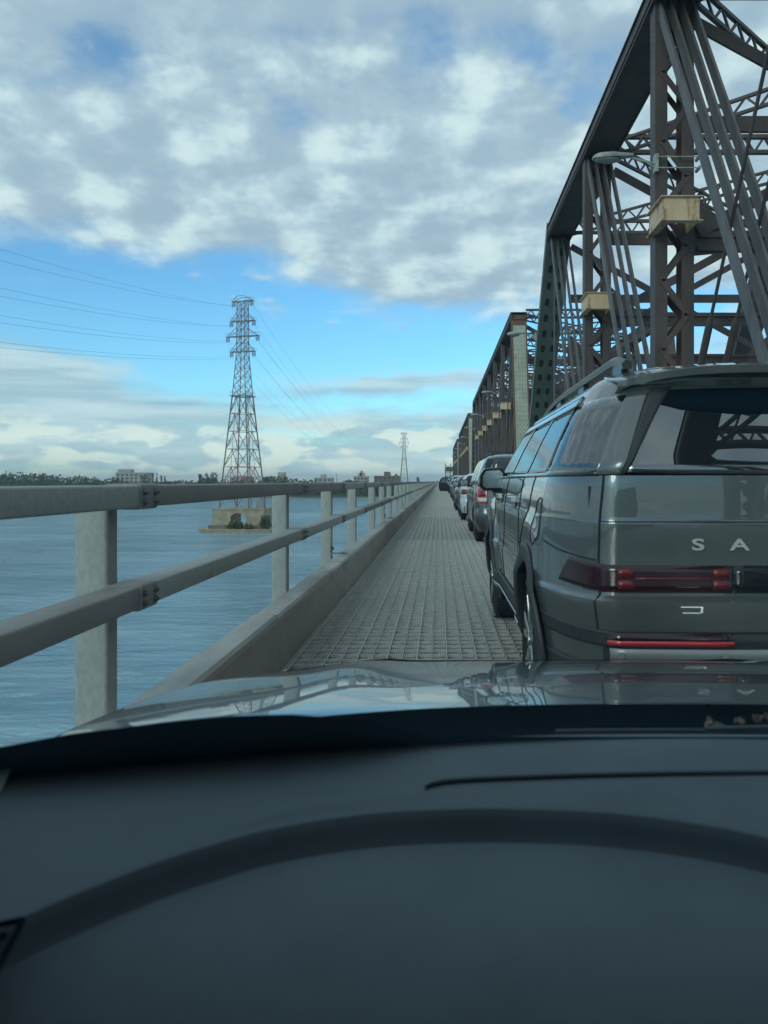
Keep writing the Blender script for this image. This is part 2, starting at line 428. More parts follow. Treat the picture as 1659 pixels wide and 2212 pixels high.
# ================================================================== RAILING
rail = thing('railing', (-1.3, 0, 0), 'long galvanised steel railing of square posts and two tube rails beside the river', 'railing')
RX0, RX1 = -1.285, -1.155            # rail tube, outer and inner face
PW0, PW1 = -1.425, -1.292            # post
post_y = [-2.4, .35, 3.055]
for i in range(130):
    post_y.append(post_y[-1] + (3.55, 2.72, 2.72)[i % 3])
ztop, zmid = CH - .014, CH - .407
def local(o): o.location.x = 1.3; return o
pm = MB()
pm.prism(rrect(PW0, PW1, -.05, .05, .016), 'z', -.45, CH - .03)
pm.v = [(v_[0], v_[1], v_[2]) for v_ in pm.v]
post0 = None; top_m = None
nn = 0; rest = MB()
for i in range(len(post_y) - 1):
    ya, yb = post_y[i], post_y[i + 1]
    if i < 97:
        if post0 is None:
            post0 = pm.build('post', 'galvanised', rail, smooth=True); o = post0
            cp = MB(); cp.prism([(PW0 - .012, 0), (PW1 + .012, 0), (PW1 - .008, .014), (PW0 + .008, .014)], 'y', -.062, .062)
            cap0 = cp.build('post_cap', 'galvanised_dull', post0); cap0.location.z = CH - .03
            sl = []
            for zz, nm in ((ztop, 'sleeve'), (zmid, 'sleeve')):
                q = MB(); q.prism(rrect(RX0 - .004, RX1 + .007, zz - .095, zz + .006, .012), 'y', -.085, .085)
                s0 = q.build('sleeve', 'galvanised_dull', post0, smooth=True)
                q = MB()
                for by in (-.055, .058):
                    for bz in (-.028, -.066):
                        q = MB(); q.cyl((RX1 + .006, by, zz + bz), (RX1 + .0085, by, zz + bz), .0165, 12)
                        q.cyl((RX1 + .0085, by, zz + bz), (RX1 + .019, by, zz + bz), .0115, 6)
                        q.cyl((RX1 + .019, by, zz + bz), (RX1 + .026, by, zz + bz), .006, 8)
                        q.build('bolt', 'bolt_steel', s0)
        else:
            o = copy_tree(post0 if i < 12 else plain, rail)
            if i == 11:          # farther posts are too small for their bolts to show
                plain = copy_tree(o); plain.name = 'post'
                for b_ in [c for c in plain.children_recursive if c.name.startswith('bolt')]: bpy.data.objects.remove(b_)
                PLAIN = plain
        o.location = (1.3, ya, 0)
        for zz, nm in ((ztop, 'top_rail'), (zmid, 'middle_rail')):
            q = MB(); j = rnd.uniform(-.003, .003); dz_ = rnd.uniform(-.002, .002)
            q.prism(rrect(RX0 + j, RX1 + j, zz - .088 + dz_, zz + dz_, .010), 'y', ya + .006, yb - .006)
            local(q.build(nm, 'galvanised_dull' if (i * 7 + (nm == 'top_rail')) % 5 in (0, 2) else 'galvanised', rail, smooth=True))
    else:
        rest.box(PW0, PW1, ya - .05, ya + .05, -.4, ztop); 
        for zz in (ztop, zmid): rest.box(RX0, RX1, ya, yb, zz - .088, zz)
ro = local(rest.build('post', 'galvanised', rail)); ro['kind'] = 'stuff'; ro.name = 'rail_run'
for o_ in [PLAIN] + list(PLAIN.children_recursive): bpy.data.objects.remove(o_)
# angle brackets that tie a post to the kerb
for i in (4, 7, 10, 13, 16):
    q = MB(); yb = post_y[i] - .075
    q.box(-1.30, -1.10, yb - .045, yb + .045, .352, .364)
    q.box(-1.30, -1.288, yb - .045, yb + .045, .364, .47)
    q.cyl((-1.288, yb, .42), (-1.262, yb, .42), .022, 6)
    q.cyl((-1.15, yb, .364), (-1.15, yb, .374), .012, 6)
    local(q.build('bracket', 'bolt_steel', rail))

# ================================================================== TRUSS SPANS
TX, TXR, ZT0, ZT1 = 4.7, 5.7, 11.67, 12.17
FX = 14.2
def rivet(q, x, y, z, n, r=.016, h=.012):
    q.cyl((x, y, z), (x + n[0] * h, y + n[1] * h, z + n[2] * h), r, 6, r * .6)
def laced_post(yc, x0, x1, zb, zt, detail):
    q = MB(); fl = .27
    for a, b_ in ((x0, x0 + fl), (x1 - fl, x1)):
        q.box(a, b_, yc - .20, yc - .182, zb, zt); q.box(a, b_, yc + .182, yc + .20, zb, zt)
        wx = a if a == x0 else b_ - .02
        q.box(wx, wx + .02, yc - .1818, yc + .1818, zb, zt)
        q.box(wx + (.02 if a == x0 else -.02), wx + (.04 if a == x0 else 0), yc - .05, yc + .05, zb, zt)
    n = int((zt - zb) / .72)
    for k in range(n):
        za, zc = lerp(zb, zt, k / n), lerp(zb, zt, (k + 1) / n)
        xa, xb = (x0 + .14, x1 - .14) if k % 2 else (x1 - .14, x0 + .14)
        q.beam((xa, yc - .209, za), (xb, yc - .209, zc), .016, .13, (0, 0, 1)) if False else None
        d = Vector((xb - xa, 0, zc - za)).normalized(); nrm = Vector((-d.z, 0, d.x)) * .065
        for yy in (yc - .217, yc + .201):
            A, B = Vector((xa, yy, za)), Vector((xb, yy, zc))
            vs = [A - nrm, A + nrm, B + nrm, B - nrm]; vs += [v_ + Vector((0, .015, 0)) for v_ in vs]
            q.add(vs, [(0, 1, 2, 3), (7, 6, 5, 4), (0, 4, 5, 1), (1, 5, 6, 2), (2, 6, 7, 3), (3, 7, 4, 0)])
    if detail:
        z = zb + .3
        while z < zt - .1:
            for x in (x0 + .045, x0 + .19, x1 - .05): rivet(q, x, yc - .20, z, (0, -1, 0))
            rivet(q, x0, yc - .12, z, (-1, 0, 0)); rivet(q, x0, yc + .12, z, (-1, 0, 0))
            z += .16
    return q
def eyebar(q, a, b, w=.055, d=.24):
    q.beam(a, b, w, d, (0, 0, 1))
    for p_ in (a, b): q.cyl((p_[0] - .04, p_[1], p_[2]), (p_[0] + .04, p_[1], p_[2]), .24, 12)
def make_span(label, ys, y_end, near_end=None, detail=(), endmat='truss_green', nearmat='pale_green', sway=True, dxs=0.0):
    """ys: Y of the panel points (first and last are hips unless near_end is None)"""
    t = thing('truss_span', (TX, ys[0], 0), label, 'bridge truss')
    base = Matrix.Translation((-TX, -ys[0], 0))
    def put(q, nm, m_, smooth=False):
        q.v = [(v_[0] - TX, v_[1] - ys[0], v_[2]) for v_ in q.v]
        return q.build(nm, m_, t, smooth)
    for X0, X1, near in ((TX, TXR, True), (FX, FX + .9, False)):
        q = MB(); y0, y1 = ys[0] - .3, ys[-1] + .35
        # built-up box chord: side webs stand proud of the cover plates
        q.box(X0, X0 + .06, y0, y1, ZT0, ZT1); q.box(X1 - .06, X1, y0, y1, ZT0, ZT1)
        q.box(X0 + .06, X1 - .06, y0, y1, ZT0 + .05, ZT0 + .08); q.box(X0 - .05, X1 + .05, y0, y1, ZT1 + .001, ZT1 + .03)
        q.box(X0 - .05, X0, y0, y1, ZT0, ZT0 + .03); q.box(X0 - .03, X0 - .001, y0, y1, ZT0 + .19, ZT0 + .21)
        if near:
            y = y0 + .2
            while y < min(y1, 45):
                rivet(q, X0, y, ZT1 - .07, (-1, 0, 0)); rivet(q, X0, y, ZT0 + .08, (-1, 0, 0)); y += .22
        put(q, 'top_chord', 'truss_brown')
        q = MB(); q.box(X0 + .1, X1 - .2, ys[0] - 9 if near_end is None else near_end, y_end, -1.4, -.75); put(q, 'bottom_chord', 'truss_brown')
        for i, yy in enumerate(ys):
            hip_far = i == len(ys) - 1; hip_near = near_end is not None and i == 0
            if not (hip_far or hip_near):
                put(laced_post(yy + .2, X0 + .02, X1 - .13, -1.2, ZT0, near and i in detail), 'laced_post', 'truss_brown')
            elif near:
                for x in (X0 + .25, X0 + .72): q = MB(); q.beam((x, yy, ZT0), (x, yy, -1), .05, .09); put(q, 'hanger', 'truss_grey')
        # eyebar diagonals fall towards midspan
        mid = (ys[0] + ys[-1]) / 2 if near_end is not None else ys[0] - 1
        for i in range(len(ys) - 1):
            a, b_ = ys[i], ys[i + 1]
            hi_, lo_ = (b_, a) if (a + b_) / 2 > mid else (a, b_)
            for x in ((.12, .36, .60, .84) if near else (.3, .7)):
                q = MB(); eyebar(q, (X0 + x, hi_ + .25, ZT0 + .25), (X0 + x, lo_ + .2, -.95)); put(q, 'eyebar', 'truss_grey')
            if near:
                for x in (.32, .80):
                    A = Vector((X0 + x, lo_ + .3, ZT0)); B = Vector((X0 + x, hi_ + .8, -.6)); q = MB()
                    if near_end is None and i == 2:
                        q.cyl(A, B, .033, 8)
                        C = A.lerp(B, .615); D = A.lerp(B, .70); q.cyl(C, D, .075, 8); q.cyl(C.lerp(D, -.12), C, .045, 8, .075); q.cyl(D, C.lerp(D, 1.12), .075, 8, .045)
                    elif abs((a + b_) / 2 - mid) < 18: q.cyl(A, B, .033, 6)
                    if q.v: put(q, 'counter_rod', 'truss_brown')
        # inclined end posts
        for end, yh, ye in ((1, ys[-1] + .1, y_end), (0, ys[0] - .1, near_end)):
            if ye is None: continue
            q = MB(); A, B = Vector((X0, yh, ZT1 - .1)), Vector((X0, ye, -1.3)); L = (B - A).length; d = (B - A).normalized()
            n = Vector((1, 0, 0)).cross(d).normalized()
            if n.y > 0: n = -n
            dep = .75 if end else .5
            for x in ((.02, .9) if near else (.02, .8)):
                o = Vector((x, 0, 0))
                vs = [A + o, A + o + Vector((.05, 0, 0)), A + o + Vector((.05, 0, 0)) + n * -dep, A + o - n * dep]
                q.add(vs + [v_ + d * L for v_ in vs], [(0, 1, 2, 3), (7, 6, 5, 4), (0, 4, 5, 1), (1, 5, 6, 2), (2, 6, 7, 3), (3, 7, 4, 0)])
            vs = [A + Vector((-.03, 0, 0)), A + Vector((1.0, 0, 0)), A + Vector((1.0, 0, 0)) + n * .03, A + Vector((-.03, 0, 0)) + n * .03]
            q.add(vs + [v_ + d * L for v_ in vs], [(0, 1, 2, 3), (7, 6, 5, 4), (0, 4, 5, 1), (1, 5, 6, 2), (2, 6, 7, 3), (3, 7, 4, 0)])
            if near:
                q.cur = 1
                if end:       # oval hand holes with rivet rows in the outer web and cover plate
                    k = 1.0
                    while k < L - .5:
                        c = A + d * k
                        for sgn_off in (.26, .70):
                            cc_ = c + Vector((sgn_off, 0, 0)) + n * .031
                            ring = []
                            for s_ in range(14):
                                a_ = 2 * math.pi * s_ / 14; ex = math.cos(a_) * .10; ey = math.sin(a_) * .10 + (.09 if math.sin(a_) > 0 else -.09)
                                ring.append(cc_ + Vector((ex, 0, 0)) + d * ey)
                            q.add(ring + [v_ + n * .004 for v_ in ring], [tuple(range(14, 28))] + [(s_, (s_ + 1) % 14, 14 + (s_ + 1) % 14, 14 + s_) for s_ in range(14)])
                        k += .80
                    q.cur = 0; k = .3
                    while k < L - .3 and near_end is None:
                        c = A + d * k
                        for x in (.04, .42, .54, .94): p_ = c + Vector((x, 0, 0)) + n * .03; q.cyl(p_, p_ + n * .012, .018, 6, .01)
                        k += .16
                    put(q, 'end_post', [endmat, 'black_hole'])
                else:         # pale riveted cover plate
                    q.cur = 0; put(q, 'end_post', 'rust'); q = MB()
                    vs = [A + Vector((.10, 0, 0)) + n * .031 + d * .8, A + Vector((.90, 0, 0)) + n * .031 + d * .8, A + Vector((.90, 0, 0)) + n * .05 + d * .8, A + Vector((.10, 0, 0)) + n * .05 + d * .8]
                    q.add(vs + [v_ + d * (L - 1.2) for v_ in vs], [(0, 1, 2, 3), (7, 6, 5, 4), (0, 4, 5, 1), (1, 5, 6, 2), (2, 6, 7, 3), (3, 7, 4, 0)])
                    q.cur = 1; k = 1.0
                    while k < L - .6 and ys[0] < 60:
                        for x in (.19, .40, .60, .81): p_ = A + d * k + Vector((x, 0, 0)) + n * .05; q.cyl(p_, p_ + n * .02, .032, 6, .02)
                        k += .30
                    put(q, 'cover_plate', [nearmat, 'truss_green'])
            else: put(q, 'end_post', 'truss_brown')
    # cross frames and top laterals between the two trusses
    for i, yy in enumerate(ys):
        fine_ = yy < 60
        q = MB(); yc = yy + .2
        nw = 26 if fine_ else 14
        q.lattice((TXR, yc, 11.95), (FX, yc, 11.95), .50, (0, 0, 1), nw, .12, .07, .16)
        q.lattice((TXR, yc, 6.35), (FX, yc, 6.35), .30, (0, 0, 1), nw, .12, .05, .16)
        q.beam((TXR, yc, 6.5), (FX, yc, 6.5), .02, .22)
        q.beam((TXR - .1, yc, 9.1), (FX, yc, 9.1), .1, .34)
        q.beam((TXR, yc + .06, ZT0 - .3), (FX, yc + .06, 6.7), .08, .26); q.beam((TXR, yc - .06, 6.7), (FX, yc - .06, ZT0 - .3), .08, .26)
        for x, s_ in ((TXR - .15, 1), (FX + .1, -1)):
            q.add([(x, yc - .03, 6.2), (x + s_ * 1.1, yc - .03, 6.3), (x + s_ * .9, yc - .03, 6.8), (x, yc - .03, 7.6), (x, yc + .03, 6.2), (x + s_ * 1.1, yc + .03, 6.3), (x + s_ * .9, yc + .03, 6.8), (x, yc + .03, 7.6)],
                  [(0, 1, 2, 3), (7, 6, 5, 4), (0, 4, 5, 1), (1, 5, 6, 2), (2, 6, 7, 3), (3, 7, 4, 0)])
        put(q, 'cross_frame', 'truss_brown')
        if i < len(ys) - 1:
            yn = ys[i + 1] + .2; q = MB(); nw = 30 if fine_ else 16
            q.lattice((TXR, yc, 11.75), (FX, yn, 11.75), .42, (0, 0, 1), nw, .09, .06, .1)
            q.lattice((TXR, yn, 11.85), (FX, yc, 11.85), .42, (0, 0, 1), nw, .09, .06, .1)
            put(q, 'top_bracing', 'truss_brown')
    # cream steel boxes clasping the near posts
    for i, yy in enumerate(ys):
        if near_end is not None and i in (0, len(ys) - 1): continue
        if near_end is None and i == len(ys) - 1: continue
        q = MB(); x0, x1, y0, y1, z0, z1 = 4.655, 5.40, yy - .88, yy + .25, 6.62, 7.10
        q.box(x0 + .02, x1 - .02, y0, y0 + .02, z0, z1)
        for sx_ in (x0 + .5, x1 - .12): q.box(sx_, sx_ + .012, y0 - .014, y0, z0 + .01, z1 - .01)
        q.box(x0, x0 + .02, y0 + .02, y1, z0, z1); q.box(x1 - .02, x1, y0 + .02, y1, z0, z1)
        for zz in (z0 - .02, z1): q.box(x0 - .07, x1 + .05, y0 - .06, y0 + .12, zz, zz + .02); q.box(x0 - .07, x0 + .12, y0 + .121, y1, zz, zz + .02)
        if yy < 30:
            for z in [z0 + .06 + .12 * k for k in range(4)]:
                for x in (x1 - .07,): q.cyl((x, y0 - .014, z), (x, y0, z), .024, 6)
                for yv in (y0 + .07, y0 + .2, y1 - .1): q.cyl((x0 - .014, yv, z), (x0, yv, z), .024, 6)
        put(q, 'clasp_box', 'cream_paint')
    return t
PN = 8.1
make_span('nearest brown steel truss span with green inclined end post, beside the large dark SUV',
          [33 - PN * k for k in range(5, -1, -1)], 44.0, None, detail=(3, 4))
make_span('second truss span, behind the minivan, with pale green riveted end post', [50.2 + 8.05 * k for k in range(8)], 112., 46.4)
make_span('third truss span, seen small past the second one', [124 + 8.05 * k for k in range(8)], 188, 119.5)
make_span('fourth and farthest truss span, a thin dark sliver near the vanishing point', [199 + 8.05 * k for k in range(8)], 264, 193)

# ---- bridge piers
for k, y in enumerate((45.2, 116, 190.5)):
    q = MB(); q.prism([(-2.5, y), (-1, y - 1.6), (16.5, y - 1.6), (18, y), (16.5, y + 1.6), (-1, y + 1.6)], 'z', ZW - 2, -1.45)
    q.prism([(-2.7, y), (-1.2, y - 1.9), (16.7, y - 1.9), (18.2, y), (16.7, y + 1.9), (-1.2, y + 1.9)], 'z', -1.449, -1.40)
    tag(q.build('bridge_pier', 'concrete'), '%s stone pier standing in the river below the bridge' % ORD[k], 'bridge pier', 'piers under the bridge')

# ---- street lamps held out from the truss
def lamp():
    t = thing('street_lamp', (4.7, 16.9, 8.3), '', 'street lamp', 'lamps along the truss')
    q = MB(); sec = []
    for k in range(13):                       # cobra head, long axis across the road
        s_ = k / 12; x = lerp(-.48, -1.36, s_)
        wdt = (.06 + .11 * min(1, s_ * 1.8)) * (1 - max(0, s_ - .75) ** 2 * 9); hh = (.05 + .055 * min(1, s_ * 2)) * (1 - max(0, s_ - .8) ** 2 * 16)
        sec.append([(x, math.cos(a) * wdt, .02 + max(-.35, math.sin(a)) * hh - s_ * .06 + .03) for a in [2 * math.pi * j / 16 for j in range(16)]])
    q.grid(sec, True); q.add(sec[-1], [tuple(range(16))]); q.add(sec[0], [tuple(range(16))[::-1]])
    q.build('lamp_head', 'lamp_grey', t, smooth=True)
    q = MB(); sec = []
    for k in range(5):
        r_ = math.cos(k / 4 * math.pi / 2); sec.append([(-1.03 + math.cos(a) * .29 * r_, math.sin(a) * .15 * r_, -.035 - .10 * (k / 4)) for a in [2 * math.pi * j / 16 for j in range(16)]])
    q.grid(sec, True); q.build('lens', 'lamp_lens', t, smooth=True)
    q = MB(); q.cyl((.03, 0, -.14), (-.52, 0, .0), .03, 8); q.cyl((.03, 0, -.24), (-.2, 0, -.09), .02, 8)
    q.box(-.02, .05, -.1, .1, -.32, .06)
    for zz in (-.02, -.26): q.beam((.02, -.12, zz), (.95, -.12, zz), .02, .02); q.box(.9, .95, -.16, .1, zz - .03, zz + .03)
    q.build('bracket_arm', 'lamp_grey', t)
    return t
l0 = lamp(); lamps = [16.8, 36.9, 61, 81.5, 101.5, 123, 143.5, 166, 190, 214]
ll = ['large cobra-head street lamp on the nearest laced post, above the SUV roof',
      'cobra-head street lamp in front of the pale green riveted end post']
for k, y in enumerate(lamps):
    o = l0 if k == 0 else copy_tree(l0)
    o.location = (4.72 + (.0 if k != 1 else -.1), y, 8.28)
    o['label'] = ll[k] if k < 2 else '%s street lamp from the front in the row on the truss, small in the distance' % ORD[k]

# ---- lattice lift tower at the far end of the bridge
t = thing('lift_tower', (4.6, 400, 0), 'lattice lift bridge tower at the far end of the road, beside the vanishing point', 'tower')
q = MB()
for x in (-1.2, 1.6):
    for yy in (-1.5, 1.5): q.beam((x, yy, -10), (x, yy, 10.6), .35, .35)
for z in range(0, 9, 2):
    for yy in (-1.5, 1.5): q.beam((-1.2, yy, z), (1.6, yy, z + 2), .15, .15); q.beam((1.6, yy, z), (-1.2, yy, z + 2), .15, .15); q.beam((-1.2, yy, z), (1.6, yy, z), .15, .2)
q.build('lattice_frame', 'truss_brown', t)
q = MB(); q.box(-1.0, 3.2, -1.4, 1.4, 6.4, 8.8); q.build('machine_house', 'truss_green', t)
q = MB(); q.beam((-1.2, 0, 10.6), (-1.2, 0, 11.6), .08, .08); q.build('mast', 'truss_brown', t)
# the deck of the far approach carries on with low girders
q = MB(); q.box(4.4, 4.8, 264, 640, -1, 3.2); q.box(13.9, 14.2, 264, 640, -1, 3.2)
tag(q.build('plate_girder', 'truss_brown'), 'low dark plate girders of the approach beyond the last truss span', 'bridge girder')

# ================================================================== TRANSMISSION TOWERS
TCX, TCY = -55.3, 217.0
def tower():
    t = thing('transmission_tower', (TCX, TCY, -6.2), 'tall red and grey lattice transmission tower standing on the concrete pier in the river', 'transmission tower', 'river crossing towers', R(-16))
    H0 = 58.4
    def hw(z):       # half-width of the shaft at height z above the pier
        z += -6.2
        pts = [(-6.2, 4.6), (5, 3.75), (25.4, 2.05), (37, 1.25), (52.5, 1.12), (54, 1.1)]
        for (a, b_), (c, d_) in zip(pts[:-1], pts[1:]):
            if z <= c: return lerp(b_, d_, (z - a) / (c - a))
        return 1.1
    lv = [0, 6, 11.5, 16.5, 21.5, 26.5, 31.6]
    z = 31.6
    while z < H0 - 1.2: z += 2.6 if z < 43 else 1.9; lv.append(min(z, H0))
    C = [(-1, -1), (1, -1), (1, 1), (-1, 1)]
    q = MB()
    for sx, sy in C:
        for a, b_ in zip(lv[:-1], lv[1:]):
            th = .30 if a < 30 else .2
            q.cur = 1 if a < 7 or (24 < a < 27) else 0
            q.beam((sx * hw(a), sy * hw(a), a), (sx * hw(b_), sy * hw(b_), b_), th, th)
    q.build('leg_frame', ['tower_steel', 'tower_red'], t)
    q = MB()
    for a, b_ in zip(lv[:-1], lv[1:]):
        th = .15 if a < 30 else .11
        for k in range(4):
            p0, p1 = C[k], C[(k + 1) % 4]
            A0 = Vector((p0[0] * hw(a), p0[1] * hw(a), a)); A1 = Vector((p1[0] * hw(a), p1[1] * hw(a), a))
            B0 = Vector((p0[0] * hw(b_), p0[1] * hw(b_), b_)); B1 = Vector((p1[0] * hw(b_), p1[1] * hw(b_), b_))
            q.cur = 1 if a in (6, 21.5) else 0
            if a < 30:
                q.beam(A0, (B0 + B1) / 2, th, th); q.beam(A1, (B0 + B1) / 2, th, th)
                m1 = A0.lerp(B0, .5); m2 = A1.lerp(B1, .5)
                q.beam(m1, A0.lerp((B0 + B1) / 2, .5), th * .7, th * .7); q.beam(m2, A1.lerp((B0 + B1) / 2, .5), th * .7, th * .7)
                q.beam(m1, A0.lerp((A0 + A1) / 2, 1) * .0 + A0.lerp((B0 + B1) / 2, .5), th * .7, th * .7)
                q.beam(B0, B1, th, th)
                if a > 2: q.beam((A0 + A1) / 2, (B0 + B1) / 2, .09, .09)
            else:
                q.beam(A0, B1, th, th); q.beam(A1, B0, th, th); q.beam(B0, B1, th * .8, th * .8)
    q.build('bracing', ['tower_steel', 'tower_red'], t)
    q = MB()     # maintenance platform and ladder
    w_ = hw(31.6) + .45
    for k in range(4):
        p0, p1 = C[k], C[(k + 1) % 4]
        q.beam((p0[0] * w_, p0[1] * w_, 31.4), (p1[0] * w_, p1[1] * w_, 31.4), .5, .18)
        q.beam((p0[0] * w_, p0[1] * w_, 32.5), (p1[0] * w_, p1[1] * w_, 32.5), .07, .07)
        for s_ in (.0, .25, .5, .75): q.beam((lerp(p0[0], p1[0], s_) * w_, lerp(p0[1], p1[1], s_) * w_, 31.4), (lerp(p0[0], p1[0], s_) * w_, lerp(p0[1], p1[1], s_) * w_, 32.5), .05, .05)
    q.build('platform', 'tower_steel', t)
    q = MB()
    for s_ in (0, .35): q.beam((hw(0) + .7, -hw(0) + s_, 0), (hw(31) + .6, -hw(31) + s_, 31.4), .07, .07)
    for k in range(50):
        z = k * .62; q.beam((hw(z) + .68, -hw(z), z), (hw(z) + .68, -hw(z) + .35, z), .05, .05)
    q.build('ladder', 'tower_red', t)
    for z, a in ((58.2, 3.15), (52.6, 3.8), (48.3, 4.95), (44.0, 3.8)):
        ct = math.cos(R(16)); hx = hw(z)
        q = MB(); a_ = a / ct
        for sy in (-1, 1):
            q.beam((-a_, sy * .3, z), (a_, sy * .3, z), .18, .22)
            q.beam((-a_, sy * .3, z - .0), (-hx, sy * hx, z), .12, .12); q.beam((a_, sy * .3, z), (hx, sy * hx, z), .12, .12)
            if z < 58:
                q.beam((-a_ + .3, sy * .3, z), (-hx, sy * hx, z + 2.4), .12, .12); q.beam((a_ - .3, sy * .3, z), (hx, sy * hx, z + 2.4), .12, .12)
            else:
                q.beam((-a_, sy * .3, z), (-hx, sy * hx, z + 1.3), .12, .12); q.beam((a_, sy * .3, z), (hx, sy * hx, z + 1.3), .12, .12); q.beam((-hx, sy * hx, z + 1.3), (hx, sy * hx, z + 1.3), .14, .14)
            q.beam((-a_, sy * .55, z + .95), (-hx - .2, sy * .55, z + .95), .05, .05); q.beam((a_, sy * .55, z + .95), (hx + .2, sy * .55, z + .95), .05, .05)
            for s_ in (-1, 1):
                for k in range(4): xx = s_ * lerp(hx + .2, a_, k / 3); q.beam((xx, sy * .55, z), (xx, sy * .55, z + .95), .05, .05)
        q.build('crossarm', 'tower_steel', t)
        for s_ in (-1, 1):
            for dx_ in (.1, .75):
                q = MB(); x = s_ * (a_ - dx_)
                for e in (-.16, .16):
                    q.cyl((x + e, 0, z - .25), (x + e, 0, z - 1.35), .06, 6)
                    for k in range(6): q.cyl((x + e, 0, z - .35 - k * .17), (x + e, 0, z - .43 - k * .17), .13, 8)
                q.beam((x - .18, 0, z - .22), (x + .18, 0, z - .22), .08, .06); q.beam((x - .18, 0, z - 1.4), (x + .18, 0, z - 1.4), .08, .08)
                q.build('insulator', 'insulator', t)
    return t
tw = tower()
tw2 = copy_tree(tw); tw2.location = (-36.6, 811, -6.4); tw2.rotation_euler.z = R(-4)
tw2['label'] = 'smaller, farther lattice transmission tower standing beyond the far bank near the end of the railing'
T0 = Vector((-73, -377, -6.2))
# conductors
def cable(A, B, sag, label, r=.018, n=60):
    q = MB(); P = []
    for k in range(n + 1):
        t_ = k / n; p_ = A.lerp(B, t_); p_.z -= 4 * sag * t_ * (1 - t_); P.append(p_)
    ring = []
    for k, p_ in enumerate(P):
        d = (P[min(k + 1, n)] - P[max(k - 1, 0)]).normalized(); x = d.cross(Vector((0, 0, 1))).normalized(); z = x.cross(d)
        ring.append([p_ + (x * math.cos(a) + z * math.sin(a)) * r for a in (0, 2.094, 4.189)])
    q.grid(ring, True); return tag(q.build('power_line', 'wire'), label, 'power line', 'power lines over the river')
lev = [(58.2, 3.15, 'top', 29), (52.6, 3.8, 'second', 28.5), (48.3, 4.95, 'third', 27.5), (44.0, 3.8, 'lowest', 27)]
for zz, a, nm, sg in lev:
    for s_, sn in ((-1, 'left'), (1, 'right')):
        z = zz - 1.4 - 6.2
        A = Vector((TCX + s_ * (a - .1), TCY, z)); 
        B = Vector((T0.x + s_ * (a - .1), T0.y, z))
        C_ = Vector((-36.6 + s_ * (a - .1), 811, z))
        cable(A, B, sg + (-1 if s_ < 0 else {'top': 4.2, 'second': 3.2, 'third': 3.0, 'lowest': 1.4}[nm]), 'power line running left from the %s %s crossarm of the big tower' % (sn, nm))
        cable(A, C_, 27, 'power line from the %s %s crossarm of the big tower to the far tower' % (sn, nm), .022)

# ---- pier and islet of the big tower
t = thing('tower_pier', (TCX, TCY, ZW), 'tan concrete pier with an arched opening carrying the transmission tower', 'pier')
def relb(q, nm, m_, **k):
    q.v = [(a - TCX, b_ - TCY, c - ZW) for a, b_, c in q.v]; return q.build(nm, m_, t, **k)
ZP = -6.2
x0, x1 = TCX - 6.9, TCX + 7.2
for (a, b_) in ((TCY - 5.6, TCY - 2.9), (TCY + 2.9, TCY + 5.6)):
    q = MB(); ax0, ax1, za, ztop_ = TCX - 1.9, TCX + 2.2, -8.35, -7.45
    prof = [(x0, -10.8), (ax0, -10.8)] + [(lerp(ax0, ax1, k / 10), za + (ztop_ - za) * math.sin(math.pi * k / 10)) for k in range(11)] + [(ax1, -10.8), (x1, -10.8), (x1, ZP - .35), (x0, ZP - .35)]
    n = len(prof); vs = [(p_[0], a, p_[1]) for p_ in prof] + [(p_[0], b_, p_[1]) for p_ in prof]
    q.add(vs, [(i, (i + 1) % n, n + (i + 1) % n, n + i) for i in range(n)] + [tuple(range(n))[::-1], tuple(range(n, 2 * n))])
    q.box(x0 - .25, x1 + .25, a - .25, b_ + .25, ZP - .349, ZP)
    relb(q, 'arch_wall', 'concrete')
q = MB()
for a, b_ in ((x0 + .01, x0 + 3), (x1 - 3, x1 - .01)): q.box(a, b_, TCY - 2.9, TCY + 2.9, -8.6, ZP - .36)
relb(q, 'tie_beam', 'concrete')
q = MB()
for a in (TCY - 5.9, TCY + 2.6): q.box(x0 - 1.1, x0 + 4.4, a, a + 3.3, -11.75, -10.79); q.box(x1 - 4.4, x1 + 1.1, a, a + 3.3, -11.75, -10.79)
relb(q, 'footing', 'concrete_dark')
q = MB(); n = 40
ring = lambda s_, z: [(TCX + 2.2 + 14.1 * s_ * math.cos(2 * math.pi * k / n), TCY + 9.0 * s_ * math.sin(2 * math.pi * k / n), z) for k in range(n)]
q.grid([ring(1.0, ZW - 1), ring(1.0, -12.05), ring(1.015, -12.0), ring(1.015, -11.77), ring(.97, -11.755)], True); q.add(ring(.97, -11.755), [tuple(range(n))])
for k in range(90):
    a = 2 * math.pi * k / 90; q.box(TCX + 2.2 + 14.15 * math.cos(a) - .12, TCX + 2.2 + 14.15 * math.cos(a) + .12, TCY + 9.05 * math.sin(a) - .12, TCY + 9.05 * math.sin(a) + .12, ZW - .5, -12.0)
tag(q.build('tower_islet', 'concrete'), 'low oval concrete slab in the river under the tower pier', 'islet')
q = MB(); q.box(x1 - 2.2, x1 - .2, TCY - 5, TCY - 3, ZP + .001, ZP + 2.3); relb(q, 'cabinet', 'tower_steel')

